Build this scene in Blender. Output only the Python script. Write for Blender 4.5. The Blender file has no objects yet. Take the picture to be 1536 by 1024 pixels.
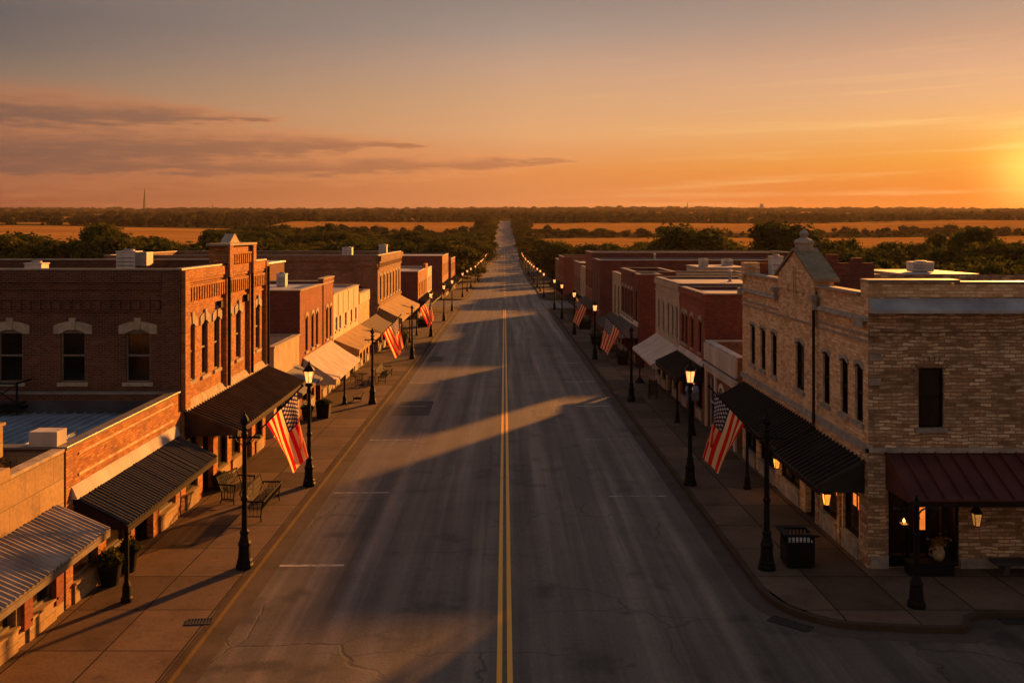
import bpy, math, random
import numpy as np
from mathutils import Vector
R = math.radians
random.seed(7)
SC = bpy.context.scene
COL = SC.collection

# ---------------------------------------------------------------- camera, sky, sun, exposure
SUN_AZ, SUN_EL = 31.0, 12.0
EXPO = 1.3
GAIN = 2.0 ** EXPO
cam_d = bpy.data.cameras.new("camera")
cam = bpy.data.objects.new("camera", cam_d)
COL.objects.link(cam)
cam.location = (0, 0, 9.3)
cam.rotation_euler = (R(90), 0, 0)
cam_d.sensor_width = 36
cam_d.lens = 36 * 1400 / 1536
cam_d.shift_x = (768 - 757) / 1536
cam_d.shift_y = -(512 - 347) / 1536
cam_d.clip_start = 0.5
cam_d.clip_end = 20000
SC.camera = cam

SC.render.engine = 'CYCLES'
SC.cycles.use_denoising = True
SC.cycles.max_bounces = 6
SC.cycles.diffuse_bounces = 3
SC.cycles.glossy_bounces = 3
SC.cycles.transmission_bounces = 4
SC.cycles.volume_bounces = 0
SC.cycles.transparent_max_bounces = 8
SC.cycles.sample_clamp_indirect = 4
SC.view_settings.view_transform = 'Standard'
SC.view_settings.look = 'None'
SC.view_settings.exposure = EXPO
SC.view_settings.gamma = 1.0


def lin(c):
    return c / 12.92 if c <= 0.04045 else ((c + 0.055) / 1.055) ** 2.4


def hexc(h, k=1.0):
    h = h.lstrip('#')
    return tuple(lin(int(h[i:i + 2], 16) / 255) * k for i in (0, 2, 4)) + (1.0,)


class NT:
    """small helper for node trees"""
    def __init__(self, tree):
        self.t = tree
        self.n = tree.nodes
        self.l = tree.links

    def node(self, typ, **kw):
        nd = self.n.new(typ)
        for k, v in kw.items():
            setattr(nd, k, v)
        return nd

    def put(self, sock, val):
        if isinstance(val, bpy.types.NodeSocket):
            self.l.new(val, sock)
        elif val is not None:
            try:
                sock.default_value = val
            except Exception:
                sock.default_value = tuple(val)[:3]

    def m(self, op, a, b=None, c=None, clamp=False):
        nd = self.node('ShaderNodeMath', operation=op, use_clamp=clamp)
        self.put(nd.inputs[0], a)
        if b is not None:
            self.put(nd.inputs[1], b)
        if c is not None:
            self.put(nd.inputs[2], c)
        return nd.outputs[0]

    def rng(self, v, a, b, c=0.0, d=1.0, smooth=True):
        nd = self.node('ShaderNodeMapRange')
        nd.interpolation_type = 'SMOOTHSTEP' if smooth else 'LINEAR'
        self.put(nd.inputs['Value'], v)
        self.put(nd.inputs['From Min'], a)
        self.put(nd.inputs['From Max'], b)
        self.put(nd.inputs['To Min'], c)
        self.put(nd.inputs['To Max'], d)
        return nd.outputs[0]

    def mix(self, f, a, b, blend='MIX'):
        nd = self.node('ShaderNodeMix', data_type='RGBA', blend_type=blend)
        nd.clamp_factor = True
        self.put(nd.inputs[0], f)
        self.put(nd.inputs[6], a)
        self.put(nd.inputs[7], b)
        return nd.outputs[2]

    def ramp(self, f, stops, interp='LINEAR'):
        nd = self.node('ShaderNodeValToRGB')
        cr = nd.color_ramp
        cr.interpolation = interp
        while len(cr.elements) < len(stops):
            cr.elements.new(0.5)
        for e, (p, c) in zip(cr.elements, stops):
            e.position = p
            e.color = c
        self.put(nd.inputs[0], f)
        return nd.outputs[0]

    def noise(self, vec, scale, detail=4, rough=0.55, dist=0.0):
        nd = self.node('ShaderNodeTexNoise')
        if vec is not None:
            self.put(nd.inputs['Vector'], vec)
        nd.inputs['Scale'].default_value = scale
        nd.inputs['Detail'].default_value = detail
        nd.inputs['Roughness'].default_value = rough
        nd.inputs['Distortion'].default_value = dist
        return nd.outputs[0]

    def vmul(self, vec, s):
        nd = self.node('ShaderNodeVectorMath', operation='MULTIPLY')
        self.put(nd.inputs[0], vec)
        nd.inputs[1].default_value = s
        return nd.outputs[0]

    def comb(self, x, y, z=0.0):
        nd = self.node('ShaderNodeCombineXYZ')
        for s, v in zip(nd.inputs, (x, y, z)):
            self.put(s, v)
        return nd.outputs[0]


def build_world():
    w = bpy.data.worlds.new("World")
    SC.world = w
    w.use_nodes = True
    t = NT(w.node_tree)
    t.n.clear()
    out = t.node('ShaderNodeOutputWorld')
    tc = t.node('ShaderNodeTexCoord')
    sep = t.node('ShaderNodeSeparateXYZ')
    t.l.new(tc.outputs['Generated'], sep.inputs[0])
    x, y, z = sep.outputs
    el = t.m('MULTIPLY', t.m('ARCSINE', z), 57.29578)
    az = t.m('MULTIPLY', t.m('ARCTAN2', x, y), 57.29578)
    K = 1.0 / GAIN
    e = t.m('DIVIDE', el, 40.0, clamp=True)

    def rp(stops, hz=1.0):
        # sky seen through the evening haze: take off what the haze box adds in front of it
        o = []
        for p, c in stops:
            q = hexc(c)
            off = hz * min(.15, .5 / max(p, .1))
            o.append((p / 40.0, tuple(max(.01, v - off * s) * K for v, s in zip(q, (1, .42, .12))) + (1,)))
        return t.ramp(e, o)
    near = rp([(0.0, '#f58a38'), (2.2, '#fb923e'), (4.1, '#ffab4a'), (5.9, '#fab86c'), (7.4, '#efb580'), (9.3, '#e0ac86'), (10.8, '#cca082'), (12.6, '#b49682'), (18, '#857670'), (40, '#72747d')], 1.6)
    mid = rp([(0.0, '#d98a56'), (1.9, '#df905a'), (3.6, '#ea9858'), (6.0, '#e8ac77'), (8.0, '#d9a87c'), (10.0, '#c9a285'), (12.0, '#ac9686'), (13.6, '#9c8a7f'), (18, '#7c706e'), (40, '#72747d')])
    far = rp([(0.0, '#945a40'), (2.0, '#9a5e41'), (3.4, '#a0664a'), (5.2, '#ab7555'), (7.2, '#a37c60'), (8.7, '#8c7563'), (10.1, '#766a62'), (11.8, '#6e635f'), (18, '#96806f'), (40, '#767880')])  # upper stops, out of view, brightened as fill for the shaded right-hand facade
    anti = rp([(0.0, '#b0866a'), (8, '#b89074'), (18, '#9c8576'), (40, '#70737c')], .3)  # unseen side and rear sky, brightened and warmed as added fill on shaded walls
    da = t.m('ABSOLUTE', t.m('SUBTRACT', az, 29.5))
    da = t.m('MINIMUM', da, t.m('SUBTRACT', 360.0, da))
    col = t.mix(t.rng(da, 2, 30, smooth=False), near, mid)
    col = t.mix(t.rng(da, 28, 60, smooth=False), col, far)
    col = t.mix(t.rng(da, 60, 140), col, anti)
    # clouds: long low bands on the left of the sunset
    v = t.comb(t.m('MULTIPLY', az, 0.16), t.m('MULTIPLY', el, 0.95), 0.0)
    n1 = t.noise(v, 1.0, 6, 0.62, 0.3)
    n1 = t.m('SUBTRACT', n1, 0.5)
    v2 = t.comb(t.m('MULTIPLY', az, 0.45), t.m('MULTIPLY', el, 3.2), 4.0)
    n2 = t.m('SUBTRACT', t.noise(v2, 1.0, 5, 0.6), 0.5)

    def band(a, b, h, az0, az1, f0, f1):
        # centre el = a + b*az, half thickness h, ends fading over f0 / f1 degrees
        c = t.m('MULTIPLY_ADD', az, b, a)
        hh = t.m('MULTIPLY', t.rng(az, az0, az0 + f0, 0.02, 1), t.rng(az, az1 - f1, az1, 1, 0.02))
        hh = t.m('MULTIPLY', hh, h)
        d = t.m('SUBTRACT', el, c)
        d = t.m('ADD', d, t.m('MULTIPLY', n1, 1.5))
        d = t.m('ABSOLUTE', t.m('ADD', d, t.m('MULTIPLY', n2, 0.75)))
        q = t.m('SUBTRACT', 1.0, t.m('DIVIDE', d, t.m('MAXIMUM', hh, 0.015)))
        return t.m('SUBTRACT', q, t.rng(hh, 0.04, 0.22, 1.2, 0.0))
    b1 = band(7.15, 0.03, 1.15, -70, -10.5, 10, 18)
    b2 = band(5.6, 0.05, 1.6, -70, -1.0, 10, 24)
    b3 = band(4.15, 0.03, 0.6, -26, 8.5, 9, 14)
    b4 = band(3.9, 0.01, 0.85, -60, -14, 10, 14)
    bm = t.m('MAXIMUM', t.m('MAXIMUM', b1, b2), t.m('MAXIMUM', b3, b4))
    cov = t.rng(t.m('ADD', bm, t.m('MULTIPLY', n2, 1.9)), -1.1, 0.7)
    core = t.rng(t.m('ADD', bm, t.m('MULTIPLY', n2, 1.8)), -0.15, 1.0)
    lit = t.mix(t.rng(az, -30, 8), hexc('#b0714f', K), hexc('#e89a60', K))
    drk = t.mix(t.rng(az, -30, 8), hexc('#6e554b', K), hexc('#b0734f', K))
    ccol = t.mix(core, lit, drk)
    col = t.mix(t.m('MULTIPLY', cov, 0.8), col, ccol)
    # thin bright streaks of high cloud toward the sun
    v3 = t.comb(t.m('MULTIPLY', az, 0.05), t.m('MULTIPLY', t.m('MULTIPLY_ADD', az, -0.02, el), 1.3), 9.0)
    n3 = t.rng(t.noise(v3, 1.0, 5, 0.6), 0.5, 0.72)
    st = t.m('MULTIPLY', n3, t.rng(az, -4, 26, 0.0, 0.5))
    st = t.m('MULTIPLY', st, t.rng(el, 12, 7))
    col = t.mix(st, col, hexc('#ffcf86', K))
    # glow round the sun just outside the right edge
    sx, sy, sz = (math.sin(R(29.6)) * math.cos(R(3.1)), math.cos(R(29.6)) * math.cos(R(3.1)), math.sin(R(3.1)))
    dp = t.m('ADD', t.m('ADD', t.m('MULTIPLY', x, sx), t.m('MULTIPLY', y, sy)), t.m('MULTIPLY', z, sz))
    ang = t.m('MULTIPLY', t.m('ARCCOSINE', t.m('MINIMUM', dp, 0.999999)), 57.29578)
    g1 = t.m('EXPONENT', t.m('MULTIPLY', t.m('POWER', t.m('DIVIDE', ang, 1.9), 2.0), -1.0))
    g2 = t.m('EXPONENT', t.m('DIVIDE', ang, -4.2))
    col = t.mix(1.0, col, t.mix(g1, (0, 0, 0, 1), (0.55 * K, 0.45 * K, 0.10 * K, 1)), 'ADD')
    col = t.mix(1.0, col, t.mix(g2, (0, 0, 0, 1), (0.16 * K, 0.07 * K, 0.004 * K, 1)), 'ADD')
    bg = t.node('ShaderNodeBackground')
    t.l.new(col, bg.inputs[0])
    bg.inputs[1].default_value = 1.0
    sky = t.node('ShaderNodeTexSky', sky_type='NISHITA')
    sky.sun_disc = False
    sky.sun_elevation = R(SUN_EL)
    sky.sun_rotation = R(SUN_AZ)
    sky.dust_density = 4.0
    bg2 = t.node('ShaderNodeBackground')
    t.l.new(sky.outputs[0], bg2.inputs[0])
    bg2.inputs[1].default_value = 0.00015
    ad = t.node('ShaderNodeAddShader')
    t.l.new(bg.outputs[0], ad.inputs[0])
    t.l.new(bg2.outputs[0], ad.inputs[1])
    t.l.new(ad.outputs[0], out.inputs[0])


build_world()
sun_d = bpy.data.lights.new("sun", 'SUN')
sun_d.energy = 5.0
sun_d.angle = R(1.8)
sun_d.color = (1.0, 0.36, 0.06)
sun = bpy.data.objects.new("sun", sun_d)
COL.objects.link(sun)
_sd = Vector((math.sin(R(SUN_AZ)) * math.cos(R(SUN_EL)), math.cos(R(SUN_AZ)) * math.cos(R(SUN_EL)), math.sin(R(SUN_EL))))
sun.rotation_euler = _sd.to_track_quat('Z', 'Y').to_euler()
sun.location = (60, 120, 60)


# ---------------------------------------------------------------- terrain profile along the street
_py = np.array([-400, -100, 0, 200, 260, 350, 444, 540, 651, 900, 1149, 1300, 2000, 4000, 4300, 5200], float)
_pz = np.array([6.8, 1.7, 0, -3.4, -4.3, -5.0, -4.3, -0.8, 3.3, 12.5, 21.6, 25, 43, 103, 108, 92], float)
_yy = np.arange(-400, 5200, 4.0)
_zz = np.interp(_yy, _py, _pz)
_k = np.ones(21) / 21
_zs = np.convolve(np.pad(_zz, 10, mode='edge'), _k, mode='valid')
_zs[_yy < 180] = _zz[_yy < 180]


def gz(y):
    return float(np.interp(y, _yy, _zs))


def gzn(y):
    return np.interp(y, _yy, _zs)


def px(x, y, d=None, zoff=0.0):
    """photo pixel -> point on the street plane"""
    d = 1400 * 9.3 / (y - 370.8) if d is None else d
    return ((x - 757) * d / 1400, d)


# ---------------------------------------------------------------- mesh builder
class MB:
    def __init__(s):
        s.v = []
        s.f = []
        s.mi = []

    def poly(s, pts, m=0):
        b = len(s.v)
        s.v.extend(tuple(p) for p in pts)
        s.f.append(tuple(range(b, b + len(pts))))
        s.mi.append(m)

    def hexa(s, c, m=0):
        """eight corners: bottom 4 (ccw), top 4"""
        b = len(s.v)
        s.v.extend(tuple(p) for p in c)
        for q in ((0, 3, 2, 1), (4, 5, 6, 7), (0, 1, 5, 4), (1, 2, 6, 5), (2, 3, 7, 6), (3, 0, 4, 7)):
            s.f.append(tuple(b + i for i in q))
            s.mi.append(m)

    def box(s, x0, x1, y0, y1, z0, z1, m=0):
        s.hexa([(x0, y0, z0), (x1, y0, z0), (x1, y1, z0), (x0, y1, z0), (x0, y0, z1), (x1, y0, z1), (x1, y1, z1), (x0, y1, z1)], m)

    def fbox(s, F, u0, u1, z0, z1, t0, t1, m=0):
        s.hexa([F(u0, z0, t0), F(u1, z0, t0), F(u1, z0, t1), F(u0, z0, t1), F(u0, z1, t0), F(u1, z1, t0), F(u1, z1, t1), F(u0, z1, t1)], m)

    def bar(s, p, q, w, h=None, m=0):
        h = w if h is None else h
        p, q = Vector(p), Vector(q)
        d = (q - p).normalized()
        up = Vector((0, 0, 1)) if abs(d.z) < 0.95 else Vector((0, 1, 0))
        a = d.cross(up).normalized() * (w / 2)
        b = a.cross(d).normalized() * (h / 2)
        s.hexa([p - a - b, p + a - b, q + a - b, q - a - b, p - a + b, p + a + b, q + a + b, q - a + b], m)

    def tube(s, pts, r, n=8, m=0, cap=True):
        pts = [Vector(p) for p in pts]
        rs = r if isinstance(r, (list, tuple)) else [r] * len(pts)
        b = len(s.v)
        for i, p in enumerate(pts):
            d = (pts[min(i + 1, len(pts) - 1)] - pts[max(i - 1, 0)]).normalized()
            up = Vector((0, 0, 1)) if abs(d.z) < 0.9 else Vector((1, 0, 0))
            a = d.cross(up).normalized()
            c = a.cross(d).normalized()
            for k in range(n):
                th = 2 * math.pi * k / n
                s.v.append(tuple(p + (a * math.cos(th) + c * math.sin(th)) * rs[i]))
        for i in range(len(pts) - 1):
            for k in range(n):
                k2 = (k + 1) % n
                s.f.append((b + i * n + k, b + i * n + k2, b + (i + 1) * n + k2, b + (i + 1) * n + k))
                s.mi.append(m)
        if cap:
            s.f.append(tuple(b + k for k in range(n))[::-1])
            s.mi.append(m)
            s.f.append(tuple(b + (len(pts) - 1) * n + k for k in range(n)))
            s.mi.append(m)

    def lathe(s, c, prof, n=12, m=0, rot=0.0, cap=True):
        b = len(s.v)
        for r, z in prof:
            for k in range(n):
                th = 2 * math.pi * k / n + rot
                s.v.append((c[0] + r * math.cos(th), c[1] + r * math.sin(th), c[2] + z))
        for i in range(len(prof) - 1):
            for k in range(n):
                k2 = (k + 1) % n
                s.f.append((b + i * n + k, b + i * n + k2, b + (i + 1) * n + k2, b + (i + 1) * n + k))
                s.mi.append(m)
        if cap:
            s.f.append(tuple(b + k for k in range(n))[::-1])
            s.mi.append(m)
            s.f.append(tuple(b + (len(prof) - 1) * n + k for k in range(n)))
            s.mi.append(m)

    def build(s, name, mats, parent=None, smooth=False, bevel=0.0):
        base = Vector((0, 0, 0))
        if parent is not None:
            o = parent
            while o is not None:
                base += Vector(o.location)
                o = o.parent
        me = bpy.data.meshes.new(name)
        vv = np.array(s.v, dtype=np.float64).reshape(-1, 3) - np.array(base)
        me.from_pydata([tuple(p) for p in vv], [], s.f)
        if not isinstance(mats, (list, tuple)):
            mats = [mats]
        for mt in mats:
            me.materials.append(mt)
        if len(mats) > 1:
            me.polygons.foreach_set('material_index', s.mi)
        set_uv(me, base)
        if smooth:
            me.polygons.foreach_set('use_smooth', [True] * len(me.polygons))
        ob = bpy.data.objects.new(name, me)
        COL.objects.link(ob)
        if parent is not None:
            ob.parent = parent
        if bevel:
            bv = ob.modifiers.new('bevel', 'BEVEL')
            bv.width = bevel
            bv.segments = 2
            bv.limit_method = 'ANGLE'
        return ob


def set_uv(me, base):
    """box-projected UVs in metres, world aligned"""
    uvl = me.uv_layers.new(name='UVMap')
    nl = len(me.loops)
    vi = np.empty(nl, np.int32)
    me.loops.foreach_get('vertex_index', vi)
    co = np.empty(len(me.vertices) * 3)
    me.vertices.foreach_get('co', co)
    co = co.reshape(-1, 3) + np.array(base)
    npol = len(me.polygons)
    nor = np.empty(npol * 3)
    me.polygons.foreach_get('normal', nor)
    nor = nor.reshape(-1, 3)
    tot = np.empty(npol, np.int32)
    me.polygons.foreach_get('loop_total', tot)
    ln = np.repeat(nor, tot, axis=0)
    lc = co[vi]
    flat = np.abs(ln[:, 2]) > 0.8
    alx = np.abs(ln[:, 0]) > np.abs(ln[:, 1])
    u = np.where(flat, lc[:, 0], np.where(alx, lc[:, 1], lc[:, 0]))
    v = np.where(flat, lc[:, 1], lc[:, 2])
    uv = np.stack([u, v], 1).ravel()
    uvl.data.foreach_set('uv', uv)


def tag(o, label=None, cat=None, group=None, kind=None):
    if label:
        o['label'] = label
    if cat:
        o['category'] = cat
    if group:
        o['group'] = group
    if kind:
        o['kind'] = kind
    return o


def empty(name, loc, label=None, cat=None, group=None, rz=0.0):
    o = bpy.data.objects.new(name, None)
    o.empty_display_size = 0.3
    o.location = loc
    o.rotation_euler = (0, 0, rz)
    COL.objects.link(o)
    return tag(o, label, cat, group)


def copy_tree(o, parent=None):
    c = o.copy()
    COL.objects.link(c)
    if parent is not None:
        c.parent = parent
    for ch in list(o.children):
        copy_tree(ch, c)
    return c


def clone(o, loc, label, group=None, rz=None, scale=None):
    c = copy_tree(o)
    c.location = loc
    c['label'] = label
    if group:
        c['group'] = group
    if rz is not None:
        c.rotation_euler = (0, 0, rz)
    if scale is not None:
        c.scale = scale
    return c


# ---------------------------------------------------------------- materials
MATS = {}


def newmat(name):
    m = bpy.data.materials.new(name)
    m.use_nodes = True
    t = NT(m.node_tree)
    t.n.clear()
    out = t.node('ShaderNodeOutputMaterial')
    b = t.node('ShaderNodeBsdfPrincipled')
    t.l.new(b.outputs[0], out.inputs[0])
    MATS[name] = m
    return m, t, b, out


def bump(t, b, h, dist=0.01, strength=0.6):
    nd = t.node('ShaderNodeBump')
    nd.inputs['Strength'].default_value = strength
    nd.inputs['Distance'].default_value = dist
    t.l.new(h, nd.inputs['Height'])
    t.l.new(nd.outputs[0], b.inputs['Normal'])


def plain(name, c, rough=0.7, var=0.25, scale=3.0, metal=0.0, bmp=0.0, bscale=40.0, spec=0.4, streak=False):
    m, t, b, out = newmat(name)
    tc = t.node('ShaderNodeTexCoord')
    co = tc.outputs['Object']
    if streak:
        n = t.noise(t.vmul(co, (1, 1, 0.12)), scale, 5)
    else:
        n = t.noise(co, scale, 5)
    f = t.rng(n, 0.3, 0.7, 1 - var, 1 + var * 0.6, smooth=False)
    mul = t.node('ShaderNodeVectorMath', operation='SCALE')
    mul.inputs[0].default_value = c[:3]
    t.l.new(f, mul.inputs['Scale'])
    t.l.new(mul.outputs[0], b.inputs['Base Color'])
    b.inputs['Roughness'].default_value = rough
    b.inputs['Metallic'].default_value = metal
    b.inputs['Specular IOR Level'].default_value = spec
    if bmp:
        bump(t, b, t.noise(co, bscale, 3), bmp, 0.7)
    return m


def brick(name, c1, c2, c3, mortar, bw=0.22, bh=0.075, ms=0.012, rough=0.85, dirt=0.45, bmp=0.012, mscale=0.7, jig=0.0):
    """brick pattern in metres on the box UVs, per-brick colour from three tones"""
    m, t, b, out = newmat(name)
    uv = t.node('ShaderNodeUVMap')
    vec = uv.outputs[0]
    if jig:
        wn = t.node('ShaderNodeTexNoise')
        t.l.new(vec, wn.inputs['Vector'])
        wn.inputs['Scale'].default_value = 2.2
        sub = t.node('ShaderNodeVectorMath', operation='SUBTRACT')
        t.l.new(wn.outputs['Color'], sub.inputs[0])
        sub.inputs[1].default_value = (0.5, 0.5, 0.5)
        sc = t.node('ShaderNodeVectorMath', operation='SCALE')
        t.l.new(sub.outputs[0], sc.inputs[0])
        sc.inputs['Scale'].default_value = jig
        ad = t.node('ShaderNodeVectorMath', operation='ADD')
        t.l.new(vec, ad.inputs[0])
        t.l.new(sc.outputs[0], ad.inputs[1])
        vec = ad.outputs[0]
    br = t.node('ShaderNodeTexBrick')
    t.l.new(vec, br.inputs['Vector'])
    br.inputs['Color1'].default_value = (0, 0, 0, 1)
    br.inputs['Color2'].default_value = (1, 1, 1, 1)
    br.inputs['Mortar'].default_value = (0.5, 0.5, 0.5, 1)
    br.inputs['Scale'].default_value = 1.0
    br.inputs['Mortar Size'].default_value = ms
    br.inputs['Mortar Smooth'].default_value = 0.3
    br.inputs['Bias'].default_value = 0.0
    br.inputs['Brick Width'].default_value = bw
    br.inputs['Row Height'].default_value = bh
    col = t.ramp(br.outputs['Color'], [(0.0, c1), (0.5, c2), (1.0, c3)])
    n = t.noise(vec, mscale, 6, 0.62)
    col = t.mix(1.0, col, t.ramp(n, [(0.3, (1 - dirt, 1 - dirt, 1 - dirt, 1)), (0.55, (1, 1, 1, 1)), (0.8, (1.18, 1.12, 1.05, 1))]), 'MULTIPLY')
    n2 = t.noise(t.vmul(vec, (3.0, 0.18, 1)), 1.0, 4)
    col = t.mix(t.rng(n2, 0.55, 0.8, 0.0, 0.35), col, (0.05, 0.04, 0.035, 1))
    n3 = t.noise(vec, 9.0, 3)
    col = t.mix(1.0, col, t.ramp(n3, [(0.3, (0.82, 0.82, 0.82, 1)), (0.7, (1.12, 1.12, 1.12, 1))]), 'MULTIPLY')
    col = t.mix(br.outputs['Fac'], col, mortar)
    t.l.new(col, b.inputs['Base Color'])
    b.inputs['Roughness'].default_value = rough
    b.inputs['Specular IOR Level'].default_value = 0.25
    h = t.m('SUBTRACT', t.m('ADD', t.m('MULTIPLY', br.outputs['Color'], 0.45), t.m('MULTIPLY', n3, 0.6)), t.m('MULTIPLY', br.outputs['Fac'], 1.3))
    bump(t, b, h, bmp, 0.8)
    return m


def C(r, g, b):
    return (r, g, b, 1.0)


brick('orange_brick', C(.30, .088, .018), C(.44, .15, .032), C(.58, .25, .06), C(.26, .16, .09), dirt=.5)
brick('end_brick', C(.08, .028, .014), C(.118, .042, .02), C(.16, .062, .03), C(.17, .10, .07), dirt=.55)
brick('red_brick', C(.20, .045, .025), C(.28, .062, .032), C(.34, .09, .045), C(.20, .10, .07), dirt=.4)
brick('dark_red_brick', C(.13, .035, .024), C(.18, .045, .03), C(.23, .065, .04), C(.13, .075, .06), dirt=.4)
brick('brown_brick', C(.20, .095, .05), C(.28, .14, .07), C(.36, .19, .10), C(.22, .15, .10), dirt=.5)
brick('tan_brick', C(.50, .27, .13), C(.70, .46, .25), C(.82, .62, .38), C(.50, .36, .22), bw=.30, bh=.095, dirt=.25, jig=.06, bmp=.03)
brick('rough_stone', C(.27, .15, .08), C(.47, .30, .17), C(.72, .53, .34), C(.23, .155, .095), bw=.34, bh=.10, ms=.014, dirt=.65, jig=.13, bmp=.045, mscale=1.3)
brick('cream_brick', C(.40, .33, .24), C(.47, .39, .29), C(.53, .45, .34), C(.38, .31, .24), dirt=.35)
brick('limestone', C(.30, .20, .10), C(.36, .245, .125), C(.42, .295, .155), C(.20, .15, .09), bw=1.35, bh=.62, ms=.012, dirt=.3, bmp=.01)
plain('cream_stucco', C(.42, .33, .21), .9, .25, 1.2, bmp=.01)
plain('white_stucco', C(.56, .45, .32), .85, .25, 1.4, streak=True, bmp=.006)
plain('pale_plaster', C(.48, .42, .36), .85, .3, 1.5, streak=True, bmp=.006)
plain('stone_trim', C(.36, .29, .21), .85, .35, 4.0, bmp=.012, bscale=18)
plain('grey_stone', C(.30, .27, .23), .85, .4, 3.0, bmp=.015, bscale=14)
plain('moss_stone', C(.20, .165, .10), .9, .35, 3.0, bmp=.012, bscale=16)
plain('coping_metal', C(.24, .21, .18), .45, .3, 2.0, metal=.4, bmp=.004, bscale=8)
plain('grey_flashing', C(.30, .31, .33), .5, .4, 1.2, metal=.3, bmp=.01, bscale=5)
plain('tar_roof', C(.055, .055, .058), .9, .5, .8, bmp=.02, bscale=6)
plain('membrane_roof', C(.33, .32, .33), .6, .35, .5, bmp=.02, bscale=3)
plain('blue_metal_roof', C(.30, .37, .46), .42, .35, 1.0, metal=.35, bmp=.006, bscale=5)
plain('window_frame', C(.16, .13, .10), .6, .3)
plain('pale_frame', C(.52, .48, .42), .6, .3)
plain('dark_wood', C(.016, .010, .007), .7, .4, 6.0, spec=.12)
plain('black_iron', C(.005, .005, .0055), .62, .4, 12.0, bmp=.004, bscale=60, spec=.16)
plain('awning_black', C(.017, .014, .012), .55, .5, 1.5, metal=.2, bmp=.006, bscale=5)
plain('awning_brown', C(.075, .045, .026), .42, .45, 1.5, metal=.5, bmp=.006, bscale=5)
plain('awning_zinc', C(.27, .225, .19), .55, .45, 1.2, metal=.3, bmp=.006, bscale=4)
plain('awning_maroon', C(.085, .024, .022), .5, .35, 1.2, metal=.2, bmp=.006, bscale=5)
plain('canvas_white', C(.50, .42, .34), .9, .22, 1.2, bmp=.015, bscale=4)
plain('canvas_tan', C(.34, .21, .085), .9, .3, 1.5, bmp=.015, bscale=4)
plain('canvas_grey', C(.14, .14, .145), .85, .3, 1.5, bmp=.015, bscale=4)
plain('canvas_brown', C(.07, .042, .028), .9, .3, 1.5)
plain('unit_white', C(.52, .50, .47), .55, .3, 2.0, streak=True)
plain('unit_grey', C(.25, .25, .25), .5, .35, 2.0, metal=.3)
plain('soil', C(.05, .032, .02), .95, .4, 6.0)
plain('terracotta', C(.22, .10, .055), .8, .3, 4.0)
plain('bark', C(.06, .042, .028), .95, .5, 5.0, bmp=.03, bscale=10)
plain('car_white', C(.6, .6, .6), .25, .05)
plain('car_dark', C(.04, .045, .06), .25, .05)
plain('tyre_rubber', C(.015, .015, .015), .8, .2)
plain('blue_grey_metal', C(.13, .16, .21), .5, .3, 3.0, metal=.3)
plain('brass_tip', C(.55, .36, .12), .3, .2, 5.0, metal=.9)
plain('figure_cream', C(.34, .24, .13), .8, .4, 8.0)


def glass_mat(name, c, rough=.08, spec=.6):
    m, t, b, out = newmat(name)
    tc = t.node('ShaderNodeTexCoord')
    n = t.noise(tc.outputs['Object'], .9, 3)
    t.l.new(t.mix(t.rng(n, .35, .7), c, tuple(x * 2.2 for x in c[:3]) + (1,)), b.inputs['Base Color'])
    b.inputs['Roughness'].default_value = rough
    b.inputs['Specular IOR Level'].default_value = spec
    bump(t, b, t.noise(tc.outputs['Object'], 1.6, 2), .02, .12)
    return m


glass_mat('dark_glass', C(.006, .005, .004), .1, .3)
glass_mat('shop_glass', C(.012, .008, .006), .12)


def glow(name, c, strength, base=(.8, .6, .3, 1), fall=None):
    m, t, b, out = newmat(name)
    tc = t.node('ShaderNodeTexCoord')
    n = t.noise(tc.outputs['Object'], 7.0, 2)
    b.inputs['Base Color'].default_value = base
    b.inputs['Roughness'].default_value = .3
    b.inputs['Emission Color'].default_value = c
    t.l.new(t.rng(n, .25, .75, strength * .75, strength * 1.25), b.inputs['Emission Strength'])
    return m


glow('lantern_glass', C(1.0, .31, .08), 1.0)
glow('lantern_flame', C(1.0, .36, .08), 2.6)
glow('amber_glass', C(1.0, .27, .03), .6, C(.7, .4, .15))
glow('dim_amber_glass', C(1.0, .38, .08), .14, C(.6, .4, .2))
glow('warm_glow', C(1.0, .23, .03), .34, C(.4, .2, .1))


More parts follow.
